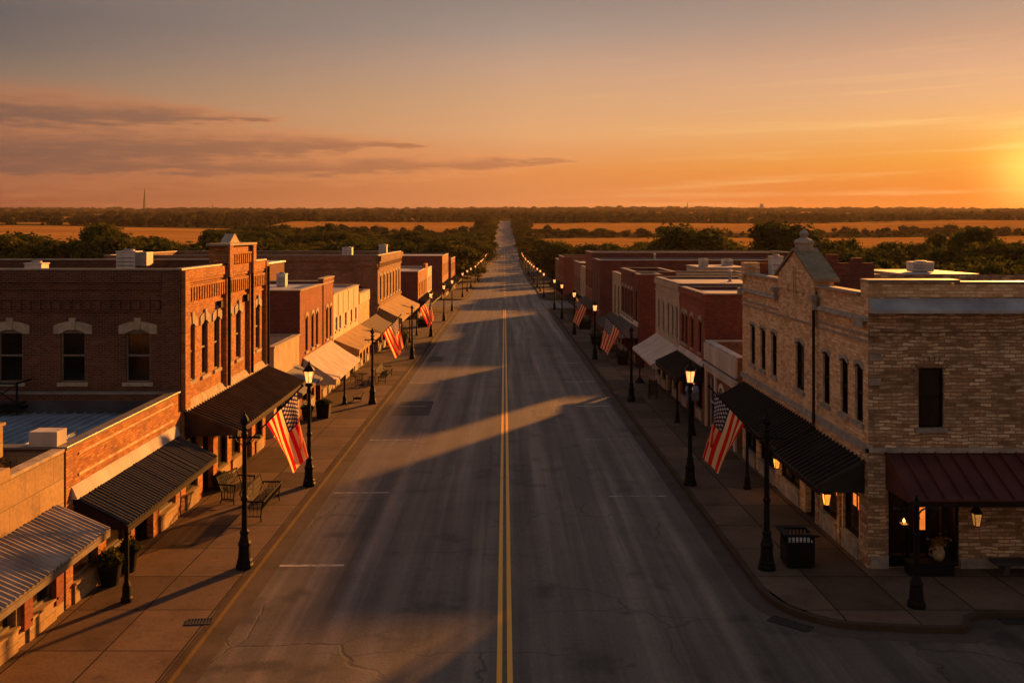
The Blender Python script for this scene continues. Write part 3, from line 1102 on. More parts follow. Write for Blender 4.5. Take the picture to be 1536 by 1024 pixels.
def awning(root, F, u0, u1, z1, z2, proj, style, mat, posts=(), label=None, valance=0.0, sides=True, zstep=None, fascia=None, stone=None, seam=.38):
    mb = MB()
    L = math.hypot(proj, z1 - z2)
    up = .05

    def at(u, q, h=0.0):
        # q 0 at the wall, 1 at the outer edge; h above the slope
        sag = 0.0
        if style == 'canvas':
            sag = -.05 * math.sin(math.pi * q) + .012 * math.sin(u * 7.0) * math.sin(math.pi * q)
        return F(u, z1 + (z2 - z1) * q + sag + h, .02 + proj * q)
    if style == 'corr':
        p = .17
        n = int((u1 - u0) / p)
        p = (u1 - u0) / n
        rnd = random.Random(int(u0 * 10))
        for i in range(n):
            a = u0 + i * p
            am = .055 * rnd.uniform(.75, 1.25)
            c = [(a, 0), (a + p * .38, am), (a + p * .62, am), (a + p * .999, 0)]
            for j in range(3):
                ov = rnd.uniform(0, .012)
                mb.poly([at(c[j][0], 0, c[j][1]), at(c[j + 1][0], 0, c[j + 1][1]), at(c[j + 1][0], 1 + ov, c[j + 1][1]), at(c[j][0], 1 + ov, c[j][1])])
        mb.poly([at(u0, 0, -.03), at(u1, 0, -.03), at(u1, 1, -.03), at(u0, 1, -.03)])
    elif style == 'seam':
        mb.poly([at(u0, 0), at(u1, 0), at(u1, 1), at(u0, 1)])
        mb.poly([at(u0, 0, -.05), at(u1, 0, -.05), at(u1, 1, -.05), at(u0, 1, -.05)])
        mb.poly([at(u0, 1), at(u1, 1), at(u1, 1, -.05), at(u0, 1, -.05)])
        mb.poly([at(u0, 0), at(u0, 1), at(u0, 1, -.05), at(u0, 0, -.05)])
        mb.poly([at(u1, 0), at(u1, 1), at(u1, 1, -.05), at(u1, 0, -.05)])
        n = max(2, int((u1 - u0) / seam))
        for i in range(n + 1):
            a = u0 + (u1 - u0 - .045) * i / n
            mb.hexa([at(a, 0, .002), at(a + .045, 0, .002), at(a + .045, 1.004, .002), at(a, 1.004, .002), at(a + .008, 0, .085), at(a + .037, 0, .085), at(a + .037, 1.004, .085), at(a + .008, 1.004, .085)])
    else:
        n = max(3, int((u1 - u0) / .35))
        mq = 7
        for i in range(n):
            a, b = u0 + (u1 - u0) * i / n, u0 + (u1 - u0) * (i + 1) / n
            for j in range(mq):
                mb.poly([at(a, j / mq), at(b, j / mq), at(b, (j + 1) / mq), at(a, (j + 1) / mq)])
        if valance:
            for i in range(n):
                a, b = u0 + (u1 - u0) * i / n, u0 + (u1 - u0) * (i + 1) / n
                for c0, c1 in ((a, (a + b) / 2), ((a + b) / 2, b)):
                    d0 = valance * (1 if c0 == a else .72)
                    d1 = valance * (1 if c1 == b else .72)
                    mb.poly([at(c0, 1), at(c1, 1), at(c1, 1, -d1), at(c0, 1, -d0)])
    o = mb.build('awning', M[mat], root)
    if label:
        o['label'] = label
    fm = fascia or 'dark_wood'
    fb = MB()
    if style != 'canvas':
        fb.fbox(F, u0, u1, z2 - .2, z2 - .06, proj - .06, proj + .0)
        n = max(2, int((u1 - u0) / 1.6))
        for i in range(n + 1):
            u = u0 + .04 + (u1 - u0 - .08) * i / n
            fb.bar(F(u, z1 - .1, .03), F(u, z2 - .1, proj - .06), .05, .08)
        fb.fbox(F, u0, u1, z1 - .16, z1 - .03, .002, .06)
    else:
        n = max(2, int((u1 - u0) / 1.8))
        for i in range(n + 1):
            u = u0 + .04 + (u1 - u0 - .08) * i / n
            fb.bar(F(u, z1 - .1, .03), F(u, z2 - .09, proj - .04), .03, .03)
            fb.bar(F(u, z2 - .09, .02), F(u, z2 - .09, proj - .04), .03, .03)
        fb.bar(F(u0 + .02, z2 - .05, proj - .03), F(u1 - .02, z2 - .05, proj - .03), .035, .035)
    fb.build('awning_frame', M[fm], o)
    if sides:
        for u in (u0 + .012, u1 - .012):
            sp = MB()
            sp.poly([F(u, z1 - .02, .02), F(u, z2 - .03, proj - .02), F(u, z2 - .12 - valance, proj - .02), F(u, z2 - .16 - valance, .02)])
            sp.build('side_panel', M[mat if style != 'corr' else fm], o)
    for u in posts:
        pz = F(u, 0, proj - .1)
        g = gz(pz[1]) + .14
        pm = MB()
        pm.lathe((pz[0], pz[1], g), [(.15, 0), (.15, .1), (.115, .14), (.105, .42), (.075, .5), (.06, .56), (.055, z2 - g - .3), (.075, z2 - g - .25), (.075, z2 - g - .1)], 12)
        pm.build('support_post', M['black_iron'], o, smooth=False)
    if stone:
        sb = MB()
        sb.hexa([F(u0 - .1, z1 - .02, .0), F(u1 + .1, z1 - .02, .0), F(u1 + .1, z1 - .02, .16), F(u0 - .1, z1 - .02, .16), F(u0 - .1, z1 + .3, .0), F(u1 + .1, z1 + .3, .0), F(u1 + .1, z1 + .24, .05), F(u0 - .1, z1 + .24, .05)])
        sb.build('flashing', M[stone], o)
    return o


def corbels(mb, F, u0, u1, z0, z1, t, w, gap):
    n = max(1, int((u1 - u0 + gap) / (w + gap)))
    for i in range(n):
        a = u0 + i * (u1 - u0 - w) / max(1, n - 1)
        mb.fbox(F, a, a + w, z0, z1, .002, t)


class Bld:
    """a shop building: shell, roof and coping; everything else is added by the caller"""
    def __init__(s, name, label, side, d0, d1, zt, W, wallm, wins=(), ends=(), roofm='tar_roof', zr=None, endm=None, copm='coping_metal', shop=None, zh=None, x=None, group=None, cat='building', cop=True, back=None, shopm=None, bulk='grey_stone', shop_ends=(), wst=None):
        s.side, s.d0, s.d1, s.zt = side, d0, d1, zt
        s.sg = 1 if side == 'L' else -1
        X = (XL if side == 'L' else XR) if x is None else x
        s.X, s.Xb = X, X - s.sg * W
        s.F = facade(side, X)
        s.E = endwall(d0)
        s.E2 = Fr(0, d1, (1, 0), (0, 1))
        g = gz((d0 + d1) / 2)
        s.root = empty(name, (X, (d0 + d1) / 2, g), label, cat, group)
        zb = min(gz(d0), gz(d1)) - .4
        zr = zt - .45 if zr is None else zr
        s.zr = zr
        ops = [(u - w / 2, u + w / 2, a, b) for u, w, a, b, *_ in wins]
        eops = [(u - w / 2, u + w / 2, a, b) for u, w, a, b, *_ in ends]
        gl = []
        if shop:
            for kind, a, b in shop:
                zg = gz((a + b) / 2) + .14
                ops.append((a, b, zg - .02 if kind == 'door' else zg, zh))
                gl.append((kind, a, b, zg))
        for kind, a, b, zb_, zt_ in shop_ends:
            eops.append((a, b, zb_, zt_))
        mb = MB()
        wall_sheet(mb, s.F, d0, d1, zb, zt, ops, rev=.22)
        xa, xb = min(X, s.Xb), max(X, s.Xb)
        em = 1 if endm else 0
        wall_sheet(mb, s.E, xa, xb, zb, zt, eops, m=em)
        wall_sheet(mb, s.E2, xa, xb, zb, zt, m=em)
        Fb = Fr(s.Xb, 0, (0, 1), (-s.sg, 0))
        wall_sheet(mb, Fb, d0, d1, zb, back if back else zt, m=em)
        # inner faces of the parapet
        T = .28
        for F_, a, b in ((s.F, d0 + T, d1 - T), (Fb, d0 + T, d1 - T), (s.E, xa + T, xb - T), (s.E2, xa + T, xb - T)):
            mb.poly([F_(a, zr, -T), F_(b, zr, -T), F_(b, zt - .01, -T), F_(a, zt - .01, -T)], em)
        s.wall = mb.build('wall', [M[wallm]] + ([M[endm]] if endm else []), s.root)
        # dark lining behind the shop openings
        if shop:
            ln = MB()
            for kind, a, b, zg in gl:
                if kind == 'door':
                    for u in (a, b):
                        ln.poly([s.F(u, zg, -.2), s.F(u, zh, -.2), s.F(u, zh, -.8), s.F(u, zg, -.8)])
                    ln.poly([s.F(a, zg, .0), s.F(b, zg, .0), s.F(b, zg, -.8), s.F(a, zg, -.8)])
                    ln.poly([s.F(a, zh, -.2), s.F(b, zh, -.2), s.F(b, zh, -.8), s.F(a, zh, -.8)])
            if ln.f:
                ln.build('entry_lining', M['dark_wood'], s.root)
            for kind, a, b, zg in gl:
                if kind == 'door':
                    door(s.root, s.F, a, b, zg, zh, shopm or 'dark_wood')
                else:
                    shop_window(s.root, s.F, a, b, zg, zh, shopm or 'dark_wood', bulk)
        r = MB()
        r.poly([(xa + .05, d0 + .05, zr), (xb - .05, d0 + .05, zr), (xb - .05, d1 - .05, zr), (xa + .05, d1 - .05, zr)])
        s.roof = r.build('roof', M[roofm], s.root)
        if cop:
            c = MB()
            z0, z1 = zt + .002, zt + .075
            c.box(xa - .05, xb + .05, d0 - .05, d0 + T + .03, z0, z1)
            c.box(xa - .05, xb + .05, d1 - T - .03, d1 + .05, z0, z1)
            c.box(xa - .05, xa + T + .03, d0 + T + .03, d1 - T - .03, z0, z1)
            c.box(xb - T - .03, xb + .05, d0 + T + .03, d1 - T - .03, z0, z1)
            s.coping = c.build('coping', M[copm], s.root, bevel=.012)
        for u, w, a, b, st, *kw in wins:
            window(s.root, s.F, u, w, a, b, st, **(kw[0] if kw else (wst or {})))
        for u, w, a, b, st, *kw in ends:
            window(s.root, s.E, u, w, a, b, st, **(kw[0] if kw else (wst or {})))

    def parts(s, name, mat, items, fn, bevel=0.0):
        for it in items:
            mb = MB()
            fn(mb, it)
            mb.build(name, M[mat], s.root, bevel=bevel)

    def part(s, name, mat, fn, label=None, bevel=0.0):
        mb = MB()
        fn(mb)
        o = mb.build(name, M[mat], s.root, bevel=bevel)
        if label:
            o['label'] = label
        return o


def auto_shop(d0, d1, n, doors=(), pil=.42, edge=.3):
    w = (d1 - d0 - 2 * edge - (n - 1) * pil) / n
    return [('door' if i in doors else 'glass', d0 + edge + i * (w + pil), d0 + edge + i * (w + pil) + w) for i in range(n)]
# ---------------------------------------------------------------- left row
# pale stone shop nearest the camera
d0, d1 = 14.0, 23.5
b = Bld('stone_shop', 'low pale stone block shop with ribbed zinc awning at the near left corner', 'L', d0, d1, 3.75, 12, 'limestone', shop=auto_shop(14.2, 23.3, 5, (1,), .5), zh=1.75, zr=3.0, bulk='limestone', shopm='window_frame', copm='limestone', cop=False)
b.part('parapet', 'limestone', lambda m: (m.fbox(b.F, 14, 20.9, 3.752, 4.02, -.3, .03), m.fbox(b.F, 14, 22.0, 3.99, 4.72, -1.15, -.72), m.fbox(b.F, 14, 22.06, 4.723, 4.80, -1.2, -.68)), bevel=.02)
b.part('coping', 'stone_trim', lambda m: m.fbox(b.F, 20.9, 23.5, 3.752, 3.83, -.31, .025), bevel=.01)
b.parts('pilaster', 'red_brick', (17.86, 19.72, 21.58, 23.1), lambda m, u: m.fbox(b.F, u - .19, u + .19, gz(u) + .5, 1.75, .003, .10))
awning(b.root, b.F, 14.0, 23.2, 2.5, 1.93, 1.3, 'corr', 'awning_zinc', fascia='window_frame', label='pale ribbed zinc awning')

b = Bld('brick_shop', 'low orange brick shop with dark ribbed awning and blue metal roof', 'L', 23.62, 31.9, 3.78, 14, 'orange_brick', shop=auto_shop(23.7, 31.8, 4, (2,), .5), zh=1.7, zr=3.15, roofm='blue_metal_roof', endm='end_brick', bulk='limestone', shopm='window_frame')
b.part('roof_rib', 'blue_metal_roof', lambda m: [m.box(x, x + .05, 23.95, 31.55, 3.153, 3.2) for x in np.arange(-24.7, -11.5, .34)], )
b.part('end_block', 'pale_plaster', lambda m: m.box(-12.02, -11.3, 23.55, 24.1, 3.86, 4.24), label='white box capping the near end of the parapet', bevel=.015)
b.part('wall_base', 'tar_roof', lambda m: (m.box(-21.5, -11.5, 31.5, 31.86, 3.155, 3.56)))
b.part('brick_band', 'tan_brick', lambda m: (m.fbox(b.F, 24.3, 31.2, 2.95, 3.02, .003, .03), m.fbox(b.F, 24.3, 31.2, 3.5, 3.56, .003, .03)))
awning(b.root, b.F, 24.0, 31.4, 2.46, 1.75, 1.42, 'corr', 'awning_black', stone='pale_plaster', posts=(24.15,), label='dark ribbed awning')

# two-storey orange brick block
W2 = [(33.1, .68), (34.55, .68), (36.0, .68), (37.65, .5), (38.9, .7), (40.95, .5), (41.95, .7)]
wk = dict(trim='stone_trim', fm='window_frame')
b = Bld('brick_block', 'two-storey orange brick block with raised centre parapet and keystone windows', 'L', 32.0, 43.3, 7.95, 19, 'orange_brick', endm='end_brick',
        wins=[(u, w, 4.02, 6.05, 'key', wk) for u, w in W2],
        ends=[(x, .84, 4.13, 5.95, 'key', dict(trim='stone_trim', fm='window_frame')) for x in (-12.57, -14.8, -16.95, -19.2, -21.5)],
        shop=auto_shop(32.2, 43.1, 6, (1, 4), .55), zh=2.5, zr=7.25, bulk='limestone', back=7.95)


def f(m):
    F = b.F
    for z0, z1, t in ((7.62, 7.95, .12), (7.5, 7.618, .08), (7.42, 7.45, .05), (6.62, 6.7, .05)):
        for a, c in ((32.5, 36.72), (37.22, 40.1), (40.6, 42.9)):
            m.fbox(F, a, c, z0, z1, .002, t)
    for a, c in ((32.55, 36.7), (37.3, 40.05), (40.65, 42.85)):
        corbels(m, F, a, c, 6.85, 7.32, .11, .13, .15)
        m.fbox(F, a, c, 7.325, 7.41, .002, .115)


b.part('cornice', 'orange_brick', f)
b.parts('pilaster', 'orange_brick', ((32.0, 32.5), (36.75, 37.2), (40.12, 40.58), (42.9, 43.3)), lambda m, q: m.fbox(b.F, q[0], q[1], 3.2, 7.94, .003, .16))
b.parts('drain_pipe', 'dark_wood', (36.98, 40.36, 43.1), lambda m, u: m.tube([b.F(u, 3.2, .2), b.F(u, 7.7, .2)], .055, 8))


def f(m):
    F = b.F
    m.fbox(F, 37.0, 40.6, 8.03, 8.72, -.62, .10)
    corbels(m, F, 37.15, 40.45, 7.98, 8.36, .2, .14, .16)
    m.fbox(F, 37.0, 40.6, 8.37, 8.44, .1, .21)
    for a in (36.85, 40.3):
        m.fbox(F, a, a + .45, 7.5, 8.72, .162, .26)


b.part('parapet_tower', 'orange_brick', f, 'raised brick centre of the parapet')
b.part('tower_cap', 'stone_trim', lambda m: (m.fbox(b.F, 36.8, 40.8, 8.725, 8.82, -.68, .28), m.hexa([b.F(38.0, 8.822, -.5), b.F(39.5, 8.822, -.5), b.F(39.5, 8.822, -.1), b.F(38.0, 8.822, -.1), b.F(38.7, 9.2, -.5), b.F(38.8, 9.2, -.5), b.F(38.8, 9.2, -.1), b.F(38.7, 9.2, -.1)])), bevel=.012)


def f(m):
    E = b.E
    for z0, z1, t in ((7.55, 7.94, .07), (7.3, 7.36, .06), (6.95, 7.0, .05), (6.55, 6.6, .05)):
        m.fbox(E, -30, -11.75, z0, z1, .002, t)
    corbels(m, E, -30, -11.8, 6.62, 6.9, .06, .14, .2)
    m.fbox(E, -11.72, -11.1, 2.0, 7.93, .003, .1)
    m.fbox(E, -18.6, -18.1, 6.7, 7.54, .07, .14)


b.part('end_cornice', 'end_brick', f)
b.part('roof_curb', 'grey_flashing', lambda m: (m.box(-29.8, -11.6, 43.0, 43.27, 7.96, 8.0),))


b.parts('bracket', 'dark_wood', (36.15, 39.85), lambda m, u: m.fbox(b.F, u - .13, u + .13, 6.35, 6.62, .002, .16))
awning(b.root, b.F, 32.3, 43.1, 3.1, 2.36, 1.85, 'seam', 'awning_brown', stone='stone_trim', seam=.3, label='wide brown standing-seam awning')
# iron balcony on the end wall
bal = MB()
for z in (3.55, 4.25):
    bal.bar((-18.2, 31.0, z), (-16.2, 31.0, z), .05)
    bal.bar((-16.2, 31.0, z), (-16.2, 31.95, z), .05)
for x in (-18.2, -17.2, -16.2):
    bal.bar((x, 31.0, 3.2), (x, 31.0, 4.3), .05)
for x in (-18.2, -17.2):
    bal.bar((x, 31.0, 3.57), (x + 1, 31.0, 4.23), .035)
    bal.bar((x, 31.03, 4.23), (x + 1, 31.03, 3.57), .035)
bal.box(-18.3, -16.1, 30.98, 31.96, 3.38, 3.45)
bal.build('balcony', M['black_iron'], b.root)['label'] = 'black iron balcony with crossed bars'

b = Bld('cream_shop', 'low cream stucco shop squeezed between orange and red brick blocks', 'L', 44.9, 50.5, 3.68, 10, 'cream_stucco', shop=auto_shop(45.1, 50.3, 3, (1,), .4), zh=1.6, zr=3.1, endm='pale_plaster', copm='stone_trim')
awning(b.root, b.F, 45.2, 50.2, 2.15, 1.45, 1.3, 'canvas', 'canvas_grey', valance=.12)

w3 = dict(trim='stone_trim', fm='dark_wood')
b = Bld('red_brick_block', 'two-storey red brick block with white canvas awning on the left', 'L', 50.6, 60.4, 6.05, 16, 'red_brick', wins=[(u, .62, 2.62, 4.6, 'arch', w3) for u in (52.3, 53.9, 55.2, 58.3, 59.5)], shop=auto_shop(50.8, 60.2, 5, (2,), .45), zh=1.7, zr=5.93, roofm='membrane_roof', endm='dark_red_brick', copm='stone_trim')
b.part('parapet', 'red_brick', lambda m: m.fbox(b.F, 56.9, 60.4, 6.13, 6.36, -.28, .05))
b.part('pilaster', 'red_brick', lambda m: m.fbox(b.F, 56.9, 57.25, 2.4, 6.02, .002, .06))
b.part('parapet_cap', 'stone_trim', lambda m: m.fbox(b.F, 56.85, 60.45, 6.362, 6.43, -.32, .09))
awning(b.root, b.F, 51.3, 59.6, 2.35, 1.15, 1.85, 'canvas', 'canvas_white', posts=(54.5,), valance=.16, label='white canvas awning')

b = Bld('white_shop', 'white stucco shop with small upper windows and tan canvas awning', 'L', 60.5, 70.9, 5.2, 15, 'white_stucco', wins=[(u, .75, 2.75, 3.65, 'flat', dict(trim='white_stucco', fm='pale_frame')) for u in (61.6, 63.0, 65.2, 67.6, 69.6)], shop=auto_shop(60.7, 70.7, 5, (1, 3), .4), zh=1.5, zr=5.08, roofm='membrane_roof', copm='stone_trim')
b.parts('panel_joint', 'pale_plaster', (62.2, 64.1, 66.3, 68.6), lambda m, u: m.fbox(b.F, u, u + .05, 3.7, 5.15, .002, .03))
awning(b.root, b.F, 60.8, 71.2, 2.25, 1.6, 1.65, 'canvas', 'canvas_tan', valance=.3, label='tan canvas awning')

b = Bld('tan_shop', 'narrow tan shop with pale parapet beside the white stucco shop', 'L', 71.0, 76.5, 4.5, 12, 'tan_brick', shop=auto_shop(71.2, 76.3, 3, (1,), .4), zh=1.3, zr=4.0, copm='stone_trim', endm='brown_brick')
b.part('parapet_panel', 'white_stucco', lambda m: m.fbox(b.F, 71.05, 76.45, 3.75, 4.49, .003, .06))
awning(b.root, b.F, 71.4, 80.5, 2.2, 1.35, 1.5, 'canvas', 'canvas_brown', valance=.2)

w6 = dict(trim='stone_trim', fm='dark_wood')
b = Bld('corniced_brick_block', 'long two-storey brown brick block with heavy cornice and tan awning', 'L', 81.8, 99.6, 7.15, 24, 'brown_brick', wins=[(u, .9, 3.2, 5.4, 'arch', w6) for u in (83.5, 85.9, 88.3, 90.7, 93.1, 95.5, 97.9)], ends=[(-13.2, 1.4, 3.6, 4.6, 'arch', dict(trim='brown_brick', fm='dark_wood', sill=False))], shop=auto_shop(82, 99.4, 7, (2, 5), .5), zh=1.9, zr=6.5, endm='brown_brick')


def f(m):
    F = b.F
    for z0, z1, t in ((6.7, 7.15, .28), (6.5, 6.698, .16), (5.95, 6.1, .1), (2.75, 2.95, .12)):
        m.fbox(F, 81.8, 99.6, z0, z1, .002, t)
    corbels(m, F, 82.1, 99.3, 6.12, 6.48, .12, .2, .3)
    for z0, z1, t in ((6.7, 7.14, .14), (5.95, 6.1, .06)):
        m.fbox(b.E, -35, -11.12, z0, z1, .002, t)
    m.fbox(b.E, -12.4, -11.12, 0.5, 6.69, .003, .14)
    m.fbox(b.E, -13.0, -11.12, 6.3, 6.69, .142, .26)


b.part('cornice', 'brown_brick', f)
awning(b.root, b.F, 82.3, 99.0, 2.6, 1.62, 2.05, 'canvas', 'canvas_tan', valance=.35, posts=(83, 90, 97), label='tan canvas awning')

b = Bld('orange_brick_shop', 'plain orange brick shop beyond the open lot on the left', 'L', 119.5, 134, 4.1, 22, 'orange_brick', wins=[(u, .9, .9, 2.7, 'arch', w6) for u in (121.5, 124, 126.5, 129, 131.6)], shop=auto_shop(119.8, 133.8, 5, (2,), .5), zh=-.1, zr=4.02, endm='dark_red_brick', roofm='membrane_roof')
b.part('parapet', 'orange_brick', lambda m: m.fbox(b.F, 130.3, 134, 4.1, 4.75, -.3, .06))
awning(b.root, b.F, 120, 133.6, .55, -.1, 1.6, 'seam', 'awning_black')
b = Bld('pale_shop', 'pale corner shop at the cross street on the left', 'L', 134.1, 141.8, 4.0, 16, 'white_stucco', wins=[(u, .9, .9, 2.7, 'flat', dict(trim='stone_trim', fm='dark_wood')) for u in (135.8, 138, 140.2)], shop=auto_shop(134.3, 141.6, 3, (1,), .5), zh=-.3, zr=3.5)
awning(b.root, b.F, 134.4, 141.5, .3, -.35, 1.5, 'seam', 'awning_black')
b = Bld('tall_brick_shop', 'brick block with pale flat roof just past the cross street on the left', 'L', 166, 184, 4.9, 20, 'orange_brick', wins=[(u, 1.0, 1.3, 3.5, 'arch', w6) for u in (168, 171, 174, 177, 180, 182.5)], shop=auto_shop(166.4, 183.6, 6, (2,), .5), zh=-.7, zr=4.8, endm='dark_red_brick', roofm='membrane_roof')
awning(b.root, b.F, 166.5, 183.5, 0, -.75, 1.6, 'seam', 'awning_black')
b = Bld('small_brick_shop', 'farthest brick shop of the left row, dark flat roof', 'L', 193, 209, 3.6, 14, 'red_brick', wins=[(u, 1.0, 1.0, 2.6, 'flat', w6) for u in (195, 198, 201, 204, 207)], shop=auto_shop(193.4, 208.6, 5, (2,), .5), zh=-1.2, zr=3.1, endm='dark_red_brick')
awning(b.root, b.F, 193.5, 208.5, -.4, -1.1, 1.5, 'seam', 'awning_black')

# ---------------------------------------------------------------- right row
W1 = [(39.15, .72), (37.6, .72), (36.05, .72), (32.9, .95), (30.2, .66), (28.6, .64), (27.4, .62)]
ws = dict(trim='grey_stone', fm='dark_wood', rise=.12)
ga, gb, gc = 10.98, 13.0, 12.02
zg = gz(26.7) + .16
b = Bld('stone_corner_building', 'two-storey rough tan stone corner building with pointed gable on the right', 'R', 26.7, 40.8, 7.42, 18, 'tan_brick', endm='rough_stone',
        wins=[(u, w, 3.72, 5.42, 'brow', ws) for u, w in W1], ends=[(12.2, .72, 3.68, 5.4, 'flat', dict(trim='grey_stone', fm='black_iron')), (16.4, .72, 3.68, 5.4, 'flat', dict(trim='grey_stone', fm='black_iron'))],
        shop=[('glass', 27.4, 28.7), ('glass', 29.15, 30.7), ('door', 31.2, 32.3), ('glass', 32.9, 35.3), ('glass', 35.9, 38.1), ('glass', 38.6, 40.3)], zh=2.0, zr=6.75, roofm='tar_roof', copm='grey_stone', shop_ends=[('glass', ga, gb, zg, 2.2)], cop=False, back=7.3)
F, E = b.F, b.E


for q in ((F, 27.3, 31.0), (F, 35.25, 40.2)):
    b.part('coping', 'coping_metal', lambda m: (m.fbox(q[0], q[1], q[2], 7.422, 7.5, -.4, .10), m.fbox(q[0], q[1], q[2], 7.5, 7.53, -.33, .03)), bevel=.012)
b.parts('coping', 'coping_metal', ((13.0, 28.4, 26.66, 27.0, 7.80, 7.87), (10.38, 13.0, 26.62, 27.3, 7.84, 7.92)), lambda m, q: m.box(*q), bevel=.012)
b.parts('parapet_pier', 'tan_brick', ((26.7, 27.28, 7.42, 7.84, -.6, .0), (40.25, 40.8, 7.42, 7.95, -.6, .06), (40.2, 40.85, 7.2, 7.42, .002, .16)), lambda m, q: m.fbox(F, *q))
b.part('parapet', 'tan_brick', lambda m: m.box(11.0, 28.4, 26.703, 27.0, 7.42, 7.8))


def f(m):
    # gable: thick slab with pitched top
    prof = [(31.05, 7.2), (35.2, 7.2), (35.2, 7.72), (33.12, 8.62), (31.05, 7.72)]
    fr = [F(u, z, .1) for u, z in prof]
    bk = [F(u, z, -.55) for u, z in prof]
    m.poly(fr)
    m.poly(bk[::-1])
    for i in range(5):
        j = (i + 1) % 5
        m.poly([fr[i], fr[j], bk[j], bk[i]])
    for u in (33.0, 33.24):
        m.fbox(F, u - .03, u + .03, 6.9, 8.05, .1, .15)
    for u in (32.3, 33.95):
        m.fbox(F, u - .03, u + .03, 7.05, 7.45, .1, .13)
    m.poly([F(31.05, 6.2, .06), F(35.2, 6.2, .06), F(35.2, 7.3, .06), F(31.05, 7.3, .06)])
    for u in (31.05, 35.2):
        m.poly([F(u, 6.2, .06), F(u, 7.3, .06), F(u, 7.3, 0), F(u, 6.2, 0)])


gbl = b.part('gable', 'tan_brick', f, 'pointed stone gable with narrow slits')


def f(m):
    for (u0, z0), (u1, z1) in (((30.85, 7.62), (33.12, 8.63)), ((35.4, 7.62), (33.12, 8.63))):
        dz = .1
        m.hexa([F(u0, z0, .18), F(u1, z1, .18), F(u1, z1, -.68), F(u0, z0, -.68), F(u0, z0 + dz, .18), F(u1, z1 + dz, .18), F(u1, z1 + dz, -.68), F(u0, z0 + dz, -.68)])


mbx = MB()
f(mbx)
mbx.build('gable_coping', M['moss_stone'], gbl)
mbx = MB()
c0 = F(33.12, 8.6, -.22)
mbx.box(c0[0] - .24, c0[0] + .24, c0[1] - .26, c0[1] + .26, 8.6, 8.86)
mbx.lathe((c0[0], c0[1], 8.86), [(.34, 0), (.36, .06), (.3, .14), (.16, .2), (.11, .24), (.15, .3), (.17, .36), (.12, .44), (.04, .5), (.015, .54)], 12)
mbx.build('finial', M['grey_stone'], gbl)


def f(m):
    for a, c in ((26.7, 31.03), (35.22, 40.8)):
        m.hexa([F(a, 6.72, .0), F(c, 6.72, .0), F(c, 6.72, .14), F(a, 6.72, .14), F(a, 6.86, .0), F(c, 6.86, .0), F(c, 6.82, .10), F(a, 6.82, .10)])
    for z0, z1, t in ((6.3, 6.36, .05), (6.12, 6.18, .05), (3.12, 3.2, .07), (2.98, 3.118, .1)):
        m.fbox(F, 26.62, 40.8, z0, z1, .003, t)
    m.fbox(E, 10.3, 28.4, 2.98, 3.118, .003, .08)
    for u, z in ((30.9, 7.0), (35.35, 7.0)):
        m.fbox(F, u - .16, u + .16, z, z + .2, .1, .3)
        m.fbox(F, u - .11, u + .11, z - .3, z, .1, .2)
    for u in (26.95, 40.5):
        m.fbox(F, u - .2, u + .2, 6.55, 6.85, .145, .27)
    for z in (4.9, 5.6, 2.0):
        m.fbox(E, 10.42, 10.75, z, z + .2, .003, .05)


b.part('belt_course', 'grey_stone', f, bevel=.01)
b.part('metal_ledge', 'grey_flashing', lambda m: m.hexa([E(10.4, 6.98, .002), E(28.4, 6.98, .002), E(28.4, 6.98, .34), E(10.4, 6.98, .34), E(10.4, 7.38, .002), E(28.4, 7.38, .002), E(28.4, 7.06, .33), E(10.4, 7.06, .33)]), 'dull grey metal ledge along the end wall')


def f(m):
    corbels(m, E, 10.45, 28.3, 6.3, 6.42, .07, .18, .3)
    m.fbox(E, 10.45, 28.3, 6.44, 6.52, .003, .07)
    for xc in (12.2, 16.4):
        for i in range(9):
            th = R(-52 + 13 * i)
            r0, r1 = .52, .72
            p = lambda r, a: (xc + r * math.sin(a), 5.02 + r * math.cos(a))
            a0, a1 = th - R(5.4), th + R(5.4)
            q = [p(r0, a0), p(r0, a1), p(r1, a1), p(r1, a0)]
            m.hexa([E(u, z, .002) for u, z in q] + [E(u, z, .05) for u, z in q])


b.part('brick_arch', 'rough_stone', f)
b.part('drain_pipe', 'dark_wood', lambda m: m.tube([F(31.0, 2.9, .14), F(31.0, 7.1, .14)], .05, 8))
b.parts('stone_pier', 'rough_stone', ((10.36, 10.92, 26.64, 27.25, gz(27) - .3, 2.9), (10.33, 10.6, 28.82, 29.05, gz(28) - .2, 2.0), (10.33, 10.6, 30.8, 31.1, gz(28) - .2, 2.0)), lambda m, q: m.box(*q), bevel=.02)
b.part('roof_stub', 'dark_red_brick', lambda m: (m.box(10.9, 15.95, 40.3, 40.447, 6.76, 7.94), m.box(14.0, 14.5, 40.5, 40.76, 7.953, 8.3), m.box(15.1, 15.55, 40.5, 40.76, 7.953, 8.15)), 'dark brick rear parapet with two stub chimneys')
b.parts('plinth', 'grey_stone', ((10.45, ga - .02, .5, .085), (gb + .02, 28.3, .4, .07)), lambda m, q: m.fbox(E, q[0], q[1], gz(26.7) - .2, gz(26.7) + q[2], .003, q[3]), bevel=.01)
awning(b.root, F, 26.85, 31.2, 2.68, 1.93, 1.38, 'seam', 'awning_black', seam=.3, label='near half of the dark standing-seam awning')
awning(b.root, F, 31.25, 40.4, 2.76, 2.03, 1.30, 'seam', 'awning_black', posts=(35.4,), seam=.3, label='far half of the dark standing-seam awning')
awning(b.root, E, 10.86, 22.0, 2.97, 2.12, 1.7, 'seam', 'awning_maroon', seam=.46, label='dark maroon standing-seam awning on the end wall')
